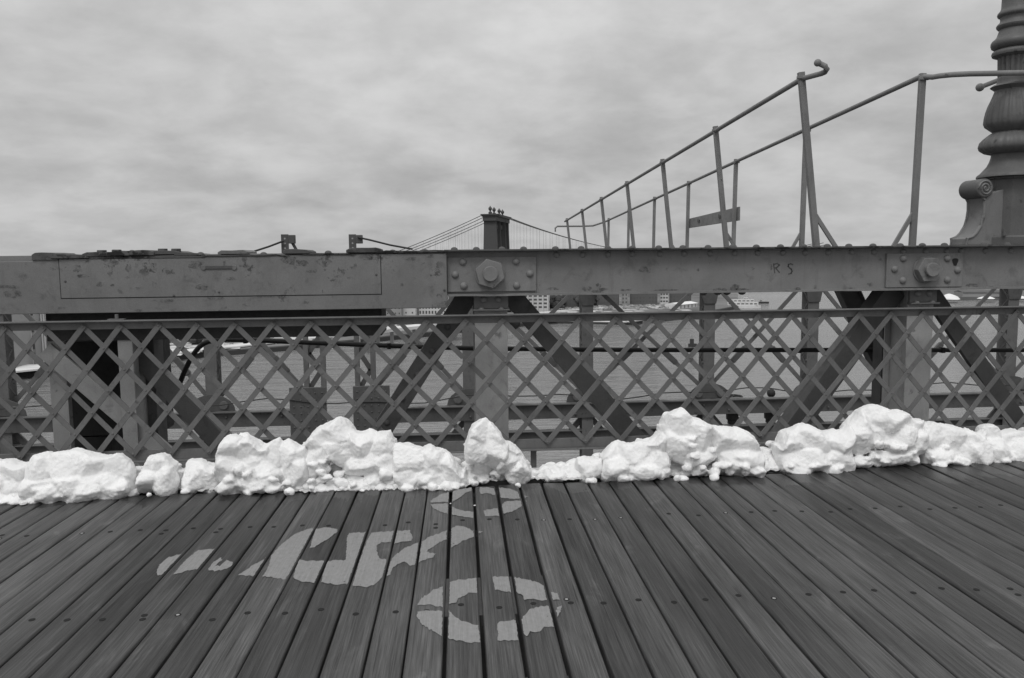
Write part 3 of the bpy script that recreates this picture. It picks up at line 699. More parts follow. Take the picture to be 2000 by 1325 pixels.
# ================================================================== COVER BOX
cb = empty('cover_box'); tag(cb, 'long grey sheet steel box with a hinged door panel bolted over the beam', 'cover box')
YK = 5.69
zb_ = 1.137
xL, xR = -6.5, at(873, 550, YK).x
xs_ = at(62, 505, YK).x
zlo, zhi = at(30, 511, YK).z, 1.523
MB().prism([(xL, YK, zb_), (xR, YK, zb_), (xR, YK, zhi), (xs_, YK, zhi), (xs_, YK, zlo), (xL, YK, zlo)], (0, .05, 0)).build('front_sheet', 'cover_paint', cb, .004)
MB().box(xs_ - .02, xR, YK + .051, 6.35, zhi - .02, zhi - .004).build('top_sheet', 'grime_plate', cb, .003)
MB().box(xL, xs_ - .021, YK + .051, 6.35, zlo - .02, zlo - .004).build('top_sheet', 'cover_paint', cb, .003)
dx0, dx1 = at(116, 540, YK).x, at(745, 540, YK).x
dz0 = (at(116, 586, YK).z + at(745, 574, YK).z) / 2
dr = MB().box(dx0 + .005, dx1 - .005, YK - .004, YK + .001, dz0 + .005, zhi - .012).build('door', 'cover_paint', cb, .0015)
MB().box(dx0, dx1, YK - .0012, YK + .001, dz0, dz0 + .0052).box(dx0, dx0 + .0052, YK - .0012, YK + .001, dz0 + .0055, zhi - .012).box(dx1 - .0052, dx1, YK - .0012, YK + .001, dz0 + .0055, zhi - .012).build('door_seam', 'seam', cb, smooth=0)
h0, h1 = at(402, 526, YK), at(455, 519, YK)
MB().box(h0.x, h1.x, YK - .012, YK - .003, h0.z, h1.z).build('latch', 'dark_iron', dr, .002)
for hx in (398, 458):
    p = at(hx, 523, YK); MB().disc((p.x, YK - .0035, p.z), (0, -1, 0), .018, .008, 10).build('latch_hinge', 'rail_paint', dr, .002)
for sx_, sy_ in ((128, 550), (735, 537), (428, 571), (340, 578), (868, 567)):
    p = at(sx_, sy_, YK); MB().dome((p.x, YK - .0035, p.z), (0, -1, 0), .009, .006, 8, 2).build('door_bolt', 'dark_iron', cb)
for px, py, rx, ry in ((28, 574, .055, .03), (15, 560, .07, .01), (30, 562, .05, .006), (152, 526, .03, .025), (160, 540, .05, .01), (215, 512, .05, .03), (252, 524, .02, .03), (296, 526, .04, .02), (300, 518, .02, .02), (250, 542, .02, .008), (330, 530, .04, .025), (380, 516, .05, .03), (395, 562, .045, .02), (300, 556, .02, .02), (195, 556, .03, .015), (565, 508, .05, .03), (590, 514, .04, .025), (632, 512, .05, .03), (715, 503, .05, .02), (735, 500, .04, .03), (755, 500, .03, .02), (800, 505, .05, .015), (845, 500, .05, .015), (662, 540, .04, .008), (683, 543, .02, .01), (785, 556, .012, .012), (865, 594, .06, .02), (320, 588, .07, .012), (420, 583, .06, .008), (520, 580, .1, .006), (118, 602, .03, .008), (270, 606, .03, .01), (610, 530, .04, .012), (480, 520, .05, .012), (450, 545, .04, .01)):
    stain(px, py, rx, ry, YK - .0048, cb)
# recessed tray under the box; its shade is put into the black colour
MB().box(xs_ + .0, at(746, 630, 5.85).x, 5.82, 6.3, .935, zb_ + .05).build('lower_tray', 'black_and_shade_steel', cb, .004)
# worn plates, rivets and bolts lying along the top edge
def topplate(x0, x1, y0, y1, tilt=0.0, Y0=YK - .01, dY=.3, mat='grime_plate'):
    a, b_ = at(x0, y1, Y0), at(x1, y0, Y0); n_ = 9; rings = []
    for k in range(n_):
        t_ = k / (n_ - 1); X = a.x + (b_.x - a.x) * t_; e = .006 * noise.noise((X * 9, y0, 0)); zt = b_.z + e + tilt * (t_ - .5)
        zt -= (.012 if k in (0, n_ - 1) else 0)
        rings.append([V((X, Y0 + e, a.z)), V((X, Y0 + dY, a.z)), V((X, Y0 + dY, zt)), V((X, Y0 + e, zt))])
    return MB().loft(rings).build('cover_plate', mat, cb, .003)
topplate(62, 112, 494, 509); topplate(98, 172, 497, 505, -.02, YK - .02); topplate(160, 232, 492, 502, .004); topplate(215, 300, 489, 500, 0, YK - .016); topplate(262, 352, 490, 498, .004, YK - .005)
topplate(340, 392, 494, 499, -.012); topplate(392, 560, 497, 501, 0, YK - .012); topplate(425, 482, 489, 497, 0, YK - .014, .3, 'rail_paint'); topplate(552, 604, 487, 496, 0, YK - .014); topplate(590, 690, 494, 498, -.006, YK - .012); topplate(676, 742, 484, 494, .004, YK - .014); topplate(735, 884, 488.5, 494, -.002, YK - .012)
topplate(105, 400, 500, 507, .02, YK - .008)
for x, y in ((120, 496), (258, 490), (392, 494), (475, 490), (515, 494), (641, 491), (767, 489), (830, 488)):
    p = at(x, y + 3, YK + .04); rivet((p.x, YK + .04, p.z - .004), (0, 0, 1), cb, RVD, 1.0)
for x, y in ((199, 490), (228, 489), (318, 487), (344, 487)):
    p = at(x, y + 4, YK + .06); MB().disc((p.x, YK + .06, p.z - .006), (0, 0, 1), .034, .024, 6).build('hex_bolt', 'grime_plate', cb, .004)
p = at(226, 629, 5.62); tst = MB().box(p.x - .055, p.x + .055, 5.62, 5.66, 1.0925, 1.099); tst.disc((p.x, 5.64, 1.0995), (0, 0, 1), .012, .03, 8); tst.build('clip', 'rail_paint', lr, .001)

# ================================================================== CABLE BRACKETS on top
def cbracket(px, lab, wire_pts, flip):
    o = empty('cable_bracket'); tag(o, lab, 'bracket', 'cable brackets on the beam'); Y = 6.2
    a = at(px, 489, Y); top = at(px, 458, Y); z0, z1 = 1.515, top.z
    m = MB(); m.box(a.x - .028, a.x + .028, Y, Y + .006, z0, z1).box(a.x - .028, a.x - .022, Y + .0065, Y + .05, z0, z1); m.build('channel', 'far_dark', o, .001)
    for k in range(4):
        z = z0 + (z1 - z0) * (k + .7) / 4.6; MB().disc((a.x, Y - .0004, z), (0, -1, 0), .007, .0008, 10).build('slot', 'screw_steel', o)
    MB().box(a.x + .026, a.x + .075, Y - .01, Y + .04, z1 - .07, z1 - .005).build('clamp', 'far_dark', o, .004)
    if flip: MB().bar((a.x + .05, Y + .02, z1 - .06), (a.x + .105, Y + .02, z0), .022, .01).build('leg', 'far_dark', o, .001)
    pts = [at(x, y, Y - .02) for x, y in wire_pts]; pth = []
    for k in range(len(pts) - 1):
        for j in range(6): pth.append(pts[k].lerp(pts[k + 1], j / 6))
    pth.append(pts[-1]); MB().tube(pth, .008, 6).build('wire', 'wire', o)
cbracket(557, 'perforated steel cable bracket with a slanted leg, its wire sagging away from the far bridge', [(554, 471), (525, 482), (494, 492)], True)
cbracket(689, 'upright steel cable bracket with a wire running down towards the far bridge', [(699, 464), (722, 469), (762, 479), (806, 487)], False)

# ================================================================== BLACK PIPE
pts = [(300, 822), (322, 797), (345, 762), (362, 722), (377, 694), (392, 676), (410, 667), (440, 664), (500, 665), (570, 668), (640, 671), (720, 674), (800, 677), (900, 680), (1000, 681.5), (1200, 683.5), (1400, 684), (1600, 684), (1800, 684), (2000, 684), (2250, 683)]
P = [at(x, y, 6.85) for x, y in pts]; P.insert(0, P[0] + V((-.25, .0, -.3))); pth = []
for k in range(len(P) - 1):
    p0, p1, p2, p3 = P[max(k - 1, 0)], P[k], P[k + 1], P[min(k + 2, len(P) - 1)]
    for j in range(6):
        t_ = j / 6; pth.append(.5 * ((2 * p1) + (p2 - p0) * t_ + (2 * p0 - 5 * p1 + 4 * p2 - p3) * t_ ** 2 + (3 * p1 - p0 - 3 * p2 + p3) * t_ ** 3))
pp = empty('conduit_pipe'); tag(pp, 'black pipe running behind the truss and curving down at one end', 'pipe')
MB().tube(pth, .021, 10).build('pipe', 'rubber', pp)
for x in (480, 760, 1010, 1290, 1560, 1840):
    c = at(x, interp([(480, 665), (760, 676), (1010, 682), (1290, 684), (1840, 684)], x), 6.85); MB().box(c.x - .015, c.x + .015, 6.82, 6.88, c.z - .025, c.z + .026).build('clip', 'rubber', pp, .003)

# ================================================================== FAR TRUSS and roadway
YF = 16.5
tag(MB().box(-40, 45, 7.2, 17.6, -5.1, -4.6).build('roadway', 'roadway', smooth=0), kind='structure')
ft = empty('outer_truss'); tag(ft, 'weathered outer truss of laced iron posts, crossed rods and rusty beams beyond the roadway', 'bridge truss')
posts_px = [8, 415, 915, 1145, 1380, 1580, 1965]
FX = [at(x, 700, YF).x for x in posts_px]
FX += [FX[-1] + 2.3, at(1765, 700, YF).x, FX[0] - 2.3, FX[0] + 2.2]; FX.sort()
def lace_post(X, wd, mat='far_paint'):
    pl = MB(); pl.box(X - wd / 2, X + wd / 2, YF - .16, YF - .14, -4.6, 1.25); po = pl.build('post', mat, ft, .004)
    MB().box(X - wd / 2, X + wd / 2, YF + .14, YF + .16, -4.6, 1.25).build('post_back', mat, po)
    lc = MB(); z = -1.4; sgn = 1
    while z < 1.1:
        for sx in (-1, 1):
            x = X + sx * (wd / 2 - .012); lc.bar((x, YF - .13 * sgn, z), (x, YF + .13 * sgn, z + .24), .035, .008, up=(1, 0, 0))
        z += .24; sgn = -sgn
    tag(lc.build('lacing', 'far_dark', po, smooth=0), kind='stuff')
    # bolts down the edge
    for k in range(5):
        z = -1.2 + k * .45; rivet((X - wd / 2 - .005, YF - .15, z), (-1, 0, 0), po, RVD, 1.2)
for X in FX:
    lace_post(X, .24)
    q = [V((X + sx, YF - .185, z)) for sx, z in ((-.13, .5), (.13, .5), (.26, 1.15), (-.26, 1.15))]
    MB().prism(q, (0, .02, 0)).build('gusset', 'far_dark', ft, .003)
    sh_ = [V((X + .46 * math.cos(t_), YF - .21, -1.52 + .34 * math.sin(t_))) for t_ in [math.pi * k / 10 for k in range(11)]]
    go = MB().prism(sh_, (0, .02, 0)).build('pin_shoe', 'far_dark', ft, .004)
    for k in (-.24, .24): MB().disc((X + k, YF - .2095, -1.4), (0, -1, 0), .085, .04, 12).build('pin', 'far_paint', go, .004)
# joint posts
for (x0, x1, gx0, gx1, gy0, gy1) in ((592, 635, 568, 637, 756, 860), (692, 733, 692, 761, 753, 862)):
    a, b_ = at(x0, 700, YF - .3), at(x1, 700, YF - .3)
    jo = MB().box(a.x, a.x + .1, YF - .3, YF - .2, -1.2, 1.2).build('joint_post', 'far_paint', ft, .004)
    MB().box(b_.x - .1, b_.x, YF - .3, YF - .2, -1.2, 1.2).build('leg', 'far_paint', jo, .004)
    lc = MB(); z = -1.1; sg = 1
    while z < 1:
        lc.bar((a.x + .1 if sg > 0 else b_.x - .1, YF - .22, z), (b_.x - .1 if sg > 0 else a.x + .1, YF - .22, z + .36), .1, .02); z += .36; sg = -sg
    lc.build('lacing', 'far_dark', jo, smooth=0)
    c0, c1 = at(gx0, gy1, YF - .33), at(gx1, gy0, YF - .33)
    gu = MB().box(c0.x, c1.x, YF - .33, YF - .301, c0.z - 1, c1.z).build('gusset', 'far_dark', ft, .02)
    for i in range(5):
        for j in range(6):
            rivet((c0.x + (c1.x - c0.x) * (i + .6) / 5.2, YF - .3305, c1.z - .12 - j * .14), (0, -1, 0), gu, RVD, .8)
# rods: crossed flat bars with turnbuckles in each bay
J0, J1 = at(613, 700, YF).x, at(713, 700, YF).x
bays = []
for xa, xb in zip(FX, FX[1:]):
    if xa < J0 < xb: bays += [(xa, J0), (J1, xb)]
    else: bays.append((xa, xb))
for xa, xb in bays:
    for s in (1, -1):
        p = V((xa if s > 0 else xb, YF + .06 * s, -1.4)); q = V((xb if s > 0 else xa, YF + .06 * s, 1.05))
        ro = MB().bar(p, q, .085, .03).build('rod', 'far_paint', ft, .003)
        c = p.lerp(q, .32); d = (q - p).normalized()
        MB().bar(c - d * .2, c + d * .2, .12, .06).build('turnbuckle', 'far_dark', ro, .006)
# lower beams, open at the expansion joint
j0, j1 = at(637, 800, YF).x, at(692, 800, YF).x
for (x0, x1) in ((-14, j0), (j1, 22)):
    for (z0, z1, nm, yy) in ((-1.86, -1.56, 'lower_beam', YF - .2), (-2.42, -2.16, 'floor_beam', YF - .05)):
        m = MB(); m.box(x0, x1, yy, yy + .02, z0, z1).box(x0, x1, yy - .09, yy + .12, z1, z1 + .02); lb = m.build(nm, 'far_dark', ft, .004)
        if nm == 'lower_beam':
            rings = []; n_ = int((x1 - x0) / .12)
            for k in range(n_):
                X = x0 + .12 * k + .05; e = .03 * max(0, noise.noise((X * 3, 5, 0)) + .3); rings.append([V((X, yy - .07, z1 + .021)), V((X, yy + .1, z1 + .021)), V((X, yy + .08, z1 + .022 + e)), V((X, yy - .05, z1 + .022 + e))])
            MB().loft(rings).build('debris_crust', 'far_paint', lb, smooth=60)
    n_ = int((x1 - x0) / .55)
    for k in range(n_):
        X = x0 + .2 + k * .55; rivet((X, YF - .22, -1.71 + (.06 if k % 2 else -.06)), (0, -1, 0), ft, RVD, 1.0)
for X in FX:
    for s in (-1, 1): MB().bar((X + s * .1, YF, -1.9), (X + s * .62, YF, -2.5), .12, .05).build('knee_brace', 'far_dark', ft, .003)
# thin wire along the outer beam
wp = []
for k in range(60):
    X = -9 + k * .45; wp.append((X, YF - .35, -1.36 + .06 * math.sin(X * 1.3) + .04 * math.sin(X * 3.1)))
tag(MB().tube(wp, .012, 5).build('sagging_wire', 'wire'), 'thin dark wire sagging along the outer truss beam', 'wire')
# valve with a hand wheel on the far beam
def valve(px, py, lab, s=1.0, wheel=True):
    p = at(px, py, YF + .12); o = empty('valve'); tag(o, lab, 'valve'); z = -2.14
    MB().lathe((p.x, YF + .12), [(.1 * s, z), (.1 * s, z + .08), (.13 * s, z + .1), (.14 * s, z + .3 * s), (.08 * s, z + .36 * s), (.05 * s, z + .5 * s), (.05 * s, z + .58 * s)], 14).build('body', 'black_and_shade_steel', o)
    if wheel:
        m = MB(); ring = [(p.x + .2 * math.cos(t_ * .3142), YF + .12 + .2 * math.sin(t_ * .3142), z + .6 * s) for t_ in range(21)]; m.tube(ring, .018, 6, False)
        for k in range(3): a = k * math.pi / 3; m.bar((p.x - .2 * math.cos(a), YF + .12 - .2 * math.sin(a), z + .6 * s), (p.x + .2 * math.cos(a), YF + .12 + .2 * math.sin(a), z + .6 * s), .03, .02, up=(0, 0, 1))
        m.build('hand_wheel', 'black_and_shade_steel', o)
        MB().tube([(p.x + .1, YF + .12, z + .12), (p.x + .2, YF + .12, z + .12), (p.x + .2, YF + .12, z + .3)], .03, 6).build('spout', 'black_and_shade_steel', o)
    else: MB().ball((p.x, YF + .12, z + .62 * s), .09 * s, 10, 7).build('knob', 'black_and_shade_steel', o)
valve(1430, 820, 'black valve with a flat hand wheel on the far beam')
valve(1505, 815, 'black knobbed valve without a wheel on the far beam', 1.05, False)

# ================================================================== CATWALK with handrails
cw = empty('catwalk'); tag(cw, 'narrow maintenance catwalk with two receding pipe handrails rising above the beam', 'catwalk')
S = 2.05; XA, XBr = 2.868, 3.86
def zr(Y): return 2.905 - (Y - 6.3) * .0425
def zf(Y): return 1.50 - (Y - 6.3) * .0425
fm = MB(); fm.hexa([V((x, Y, zf(Y) + dz)) for dz in (-.06, 0) for x, Y in ((2.98, 6.2), (3.78, 6.2), (3.78, 18.9), (2.98, 18.9))]); fm.build('walkway', 'far_dark', cw, .004)
for k in range(7):
    Y = 6.3 + S * k
    for X, s in ((XA, 1), (XBr, -1)):
        top = V((X + (.012 * (k == 0) * -s), Y, zr(Y) + .03)); bot = V((X + (.165 if s > 0 else -.02), Y, zf(Y) - .03)); tdx = (bot - top)
        po = MB().bar(bot, top, .05, .04 if s > 0 else .035, up=(0, -1, 0)).build('post', 'catwalk_paint', cw, .003)
        MB().bar(top + V((-.04, -.02, -.045)), top + V((.04, -.02, -.045)), .022, .022, up=(0, 0, 1)).build('clamp', 'catwalk_paint', po, .002)
        if k < 3:
            c = bot.lerp(top, .25); MB().bar(c, V((bot.x + s * .19, Y, zf(Y))), .034, .02, up=(0, -1, 0)).build('brace', 'catwalk_paint', po, .002)
def hook(a, pts): return [V(p) for p in pts]
Y0 = 6.3
e0 = at(1611, 141, 6.02); e1 = at(1616, 131, 5.97); e2 = at(1597, 123, 6.0)
MB().tube([(XA, 18.9, zr(18.9) - .02), (XA, 6.3, zr(6.3) - .02), tuple(at(1604, 144, 6.06)), tuple(e0), tuple(at(1615, 135, 5.98)), tuple(at(1612, 130, 5.98)), tuple(at(1604, 126, 6.0)), tuple(e2)], .021, 12).build('handrail', 'catwalk_paint', cw)
MB().ball(e2, .028, 12, 9).build('end_cap', 'catwalk_paint', cw)
xf = at(1088, 440, 18.9).x; zfar = at(1150, 441, 18.9).z
yk = 6.22
near = [at(x, y, Y) for x, y, Y in ((1822, 151, 6.22), (1836, 148.5, 6.12), (1862, 146, 6.0), (1895, 144.5, 5.93), (1930, 144, 5.9), (1970, 143, 5.88), (2010, 142.5, 5.88), (2090, 142, 5.88))]
path = [V((XBr - .55, 19.2, zfar)), V((XBr - .3, 19.0, zfar)), V((XBr - .08, 18.7, zr(18.6) - .06)), V((XBr, 18.4, zr(18.4) - .02)), V((XBr, 6.3, zr(6.3) + .005))]
path = [V((xf, 19.2, zfar - .13)), V((xf, 19.2, zfar - .04)), V((xf + .05, 19.2, zfar))] + path + near
MB().tube(path, .021, 12).build('handrail', 'catwalk_paint', cw)
q0, q1 = at(1914, 171, 6.5), at(1960, 153, 6.5)
MB().tube([q0, q1, q1 + V((.3, .1, .05))], .02, 10).build('cross_rod', 'catwalk_paint', cw); MB().ball(q0, .034, 12, 9).build('end_cap', 'catwalk_paint', cw)
# board fixed between two posts
Ya, Yb = 6.3 + 2 * S - .08, 6.3 + 3 * S + .08
za0, za1 = at(1433, 431, Ya).z, at(1433, 404, Ya).z; zb0, zb1 = at(1340, 440, Yb).z, at(1340, 428, Yb).z
bo = MB(); bo.hexa([V((x, Y, z)) for x, Y, z in ((XBr + .02, Ya, za0), (XBr + .04, Ya, za0), (XBr + .04, Yb, zb0 - .05), (XBr + .02, Yb, zb0 - .05), (XBr + .02, Ya, za1), (XBr + .04, Ya, za1), (XBr + .04, Yb, zb1), (XBr + .02, Yb, zb1))])
BO = bo.build('side_board', 'catwalk_paint', cw, .003)
for t_ in (.33, .75):
    Y = Ya + (Yb - Ya) * t_; z = ((za0 + za1) * (1 - t_) + (zb0 - .05 + zb1) * t_) / 2
    MB().bar((XBr + .012, Y - .04, z), (XBr + .012, Y + .04, z + .02), .05, .01, up=(-1, 0, 0)).build('bolt_plate', 'far_dark', BO)

# ================================================================== LAMP POST
lpst = empty('lamp_post'); tag(lpst, 'ornate cast iron lamp post with scrolled base standing on the beam beside the catwalk', 'lamp post')
YP = 6.05
def zl(x, y): return at(x, y, YP).z
axx = at(1966, 392, YP).x
lp_ = [(1906, 347), (1907, 343), (1914, 338), (1921, 331), (1927, 325), (1932, 316), (1935, 308), (1936, 302), (1922, 298), (1913, 292), (1911, 286), (1914, 277), (1921, 270), (1932, 262), (1939, 258), (1931, 252), (1925, 246), (1922.5, 239), (1924, 228), (1927, 216), (1931, 205), (1936, 195), (1941, 184), (1943, 176), (1938, 172), (1934, 169), (1940, 165), (1946, 163), (1948, 158), (1947.5, 153), (1949, 150)]
KR = .83
Ld = [(KR * (axx - at(x, y, YP).x), zl(x, y)) for x, y in lp_]
zleaf0, zleaf1 = zl(1930, 250), zl(1943, 178)
def leaf(a, z):
    if zleaf0 < z < zleaf1:
        return 1 + .07 * abs(math.cos(4 * a)) ** .6 - .05 + .028 * math.cos(28 * a) * abs(math.cos(4 * a))
    if zl(1935, 300) < z < zl(1938, 260): return 1 + .02 * math.cos(22 * a)
    return 1
MB().lathe((axx, YP), Ld, 168, leaf).build('vase', 'lamp_paint', lpst, smooth=50)
u_ = [(1949, 150.2), (1948.6, 146), (1948.8, 115), (1948, 112)]
Fl = [(KR * (axx - at(x, y, YP).x), zl(x, y)) for x, y in u_]
MB().lathe((axx, YP), Fl, 96, lambda a, z: 1 - .1 * max(0, math.cos(18 * a)) ** .5 if True else 1).build('fluted_shaft', 'lamp_paint', lpst, smooth=40)
u_ = [(1948, 111.8), (1944, 110.5), (1938, 108), (1936.5, 104), (1938, 100), (1942, 97.5), (1945, 96), (1941, 94), (1936.5, 91), (1935, 86), (1935.5, 82), (1938, 78), (1943, 74.5), (1947, 70), (1950, 62), (1952, 57), (1949, 55), (1946.5, 52), (1946, 49), (1948, 46), (1953, 42), (1954, 38), (1953.5, 33), (1949, 30), (1948, 27), (1949, 24), (1953, 20), (1956, 15), (1957, 0), (1959, -60), (1962, -200), (1965, -420), (1970, -900)]
Rg = [(KR * max(axx - at(x, y, YP).x, .06), zl(x, y)) for x, y in u_]
sh0 = Rg[28][0]
Rg = [(r if k <= 28 else sh0 - .006 * (k - 28), z) for k, (r, z) in enumerate(Rg)]
MB().lathe((axx, YP), Rg, 48).build('shaft', 'lamp_paint', lpst, smooth=40)
zp0, zp1 = ZC1 + .015, zl(1906, 347)
z1b = zl(1928, 462)
ro = math.radians(22.5)
rb_ = .148
MB().lathe((axx, YP), [(rb_ * 1.02, z1b), (rb_, z1b + .02), (rb_, zp1 - .02), (rb_ * 1.12, zp1 - .018), (rb_ * 1.15, zp1)], 8, None, ro).build('plinth_block', 'lamp_paint', lpst, .004, smooth=25)
MB().lathe((axx, YP), [(rb_ * 1.5, zp0), (rb_ * 1.5, zp0 + .06), (rb_ * 1.38, zp0 + .075), (rb_ * 1.3, z1b + .002)], 8, None, ro).build('foot', 'lamp_paint', lpst, .004, smooth=25)
# scroll brackets: S-curved ribs with a volute on top
for ang in (math.radians(186), math.radians(6)):
    d = V((math.cos(ang), math.sin(ang), 0)); s = V((-d.y, d.x, 0)); c = V((axx, YP, 0)); ap = rb_ * .92
    H = zp1 - zp0
    prof = [(.415, 0), (.415, .05), (.37, .062), (.335, .09), (.30, .14), (.28, .2), (.272, .26), (.275, .32), (.30, .36)]
    prof = [(r, z * H / .5) for r, z in prof]
    poly = [c + d * r + V((0, 0, zp0 + z)) for r, z in prof] + [c + d * (ap - .03) + V((0, 0, zp0 + prof[-1][1] + .05)), c + d * (ap - .03) + V((0, 0, zp0))]
    wv = .085
    bkt = MB().prism([p - s * wv for p in poly], s * 2 * wv).build('scroll_bracket', 'lamp_pale', lpst, .006)
    cc = c + d * .285 + V((0, 0, zp0 + prof[-1][1] + .055))
    MB().disc(cc - s * (wv + .016), s, .074, 2 * wv + .032, 28).build('volute', 'lamp_paint', bkt, .01)
    for sg in (-1, 1):
        sp_ = []
        for k in range(40):
            t_ = k / 39; a_ = t_ * 4.4 * math.pi; r = .062 * (1 - t_ * .85); sp_.append(cc + s * sg * (wv + .017) + d * (r * math.cos(a_)) + V((0, 0, r * math.sin(a_))))
        MB().tube(sp_, .007, 6).build('spiral', 'lamp_pale', bkt)
        ed = [c + d * r + V((0, 0, zp0 + z)) + s * sg * wv for r, z in prof]; MB().tube(ed, .012, 8).build('edge_bead', 'lamp_pale', bkt)
p = at(1961, 449, YP - rb_ - .02); MB().disc((p.x, YP - rb_ * 1.15, z1b + .0), (0, 0, 1), .014, .05, 8).build('anchor_bolt', 'lamp_paint', lpst)

# ================================================================== SNOW
tex1 = bpy.data.textures.new('snow_lumps', 'CLOUDS'); tex1.noise_scale = .085; tex1.noise_depth = 2
tex2 = bpy.data.textures.new('snow_grains', 'CLOUDS'); tex2.noise_scale = .018; tex2.noise_depth = 2
tex3 = bpy.data.textures.new('snow_facets', 'VORONOI'); tex3.noise_scale = .12
prof = [(-800, 930), (-420, 890), (-200, 890), (-60, 885), (0, 900), (20, 897), (40, 905), (57, 905), (68, 887), (100, 883), (130, 880), (148, 876), (170, 880), (190, 887), (218, 892), (232, 882), (250, 883), (257, 905), (262, 920), (280, 915), (287, 906), (295, 890), (310, 884), (325, 890), (340, 905), (360, 906), (367, 899), (380, 897), (405, 903), (428, 914), (429, 868), (440, 853), (455, 848), (480, 848), (505, 862), (512, 877), (525, 866), (545, 853), (560, 856), (575, 864), (590, 875), (597, 866), (605, 850), (620, 835), (640, 828), (660, 815), (675, 818), (690, 832), (695, 846), (715, 842), (722, 838), (740, 845), (765, 842), (770, 858), (790, 866), (830, 872), (840, 868), (852, 877), (865, 875), (880, 886), (892, 902), (905, 925), (911, 860), (920, 832), (935, 821), (950, 814), (965, 832), (980, 848), (984, 864), (996, 862), (1016, 880), (1028, 899), (1034, 912), (1060, 914), (1090, 908), (1110, 907), (1130, 893), (1165, 893), (1175, 890), (1192, 870), (1208, 862), (1225, 866), (1243, 857), (1260, 862), (1275, 856), (1287, 842), (1296, 830), (1302, 809), (1333, 797), (1343, 805), (1351, 817), (1371, 819), (1384, 828), (1396, 832), (1435, 834), (1459, 840), (1473, 856), (1478, 873), (1515, 874), (1520, 864), (1526, 846), (1537, 838), (1546, 840), (1553, 829), (1573, 826), (1590, 834), (1608, 845), (1624, 838), (1643, 842), (1651, 828), (1671, 813), (1680, 801), (1706, 789), (1729, 795), (1742, 803), (1753, 797), (1769, 805), (1776, 817), (1796, 819), (1804, 828), (1820, 825), (1839, 827), (1867, 832), (1890, 836), (1908, 848), (1914, 830), (1930, 827), (1945, 832), (1950, 846), (1969, 840), (1988, 836), (2030, 838), (2100, 830), (2200, 845), (2500, 815), (2800, 820)]
front = [(-800, 1025), (-200, 995), (0, 985), (55, 985), (110, 968), (200, 966), (240, 970), (300, 957), (400, 958), (480, 957), (600, 961), (700, 958), (800, 955), (870, 957), (930, 944), (1000, 934), (1040, 936), (1100, 938), (1150, 933), (1230, 930), (1330, 929), (1385, 928), (1450, 922), (1540, 917), (1600, 912), (1700, 904), (1800, 900), (1900, 892), (2000, 895), (2200, 885), (2800, 858)]
ICO = {}
for sub in (2, 3):
    bm = bmesh.new(); bmesh.ops.create_icosphere(bm, subdivisions=sub, radius=1.0); bm.verts.index_update()
    ICO[sub] = ([v_.co.copy() for v_ in bm.verts], [tuple(v_.index for v_ in f.verts) for f in bm.faces]); bm.free()
def lump(mb, c, r, seed, sq=(1, 1, 1), sub=3, cap=None, facets=9, lo=.55, hi=.88):
    """one irregular broken lump: noisy ball cut by blunt facets"""
    o3 = V((seed * 1.7, seed * .9, seed * 2.3)); vs_ = []
    pl = [(V((R_(-1, 1), R_(-1, 1), R_(-1, 1))).normalized(), R_(lo, hi)) for _ in range(facets)]
    for u in ICO[sub][0]:
        p = u * (1 + .26 * noise.noise(u * 1.1 + o3) + .1 * noise.noise(u * 2.7 + o3))
        for n_, h in pl:
            e = p.dot(n_) - h
            if e > 0: p = p - n_ * (e * .9)
        p = V((c[0] + p.x * r * sq[0], c[1] + p.y * r * sq[1], c[2] + p.z * r * sq[2]))
        if cap:
            p.x = cap(p, True); p.z = min(p.z, cap(p))
        vs_.append(p)
    mb.add(vs_, ICO[sub][1])
def remeshed(name, mb, voxel, sm, d1, d2):
    me = bpy.data.meshes.new(name); me.from_pydata(mb.v, [], mb.f); me.materials.append(M['snow'])
    for p in me.polygons: p.use_smooth = True
    o = bpy.data.objects.new(name, me); COL.objects.link(o)
    m = o.modifiers.new('Remesh', 'REMESH'); m.mode = 'VOXEL'; m.voxel_size = voxel; m.use_smooth_shade = True
    m = o.modifiers.new('Soft', 'SMOOTH'); m.factor = .5; m.iterations = sm
    for t_, q in ((tex1, d1), (tex2, d2)):
        m = o.modifiers.new('Displace', 'DISPLACE'); m.texture = t_; m.strength = q; m.texture_coords = 'GLOBAL'; m.mid_level = .5
    return o
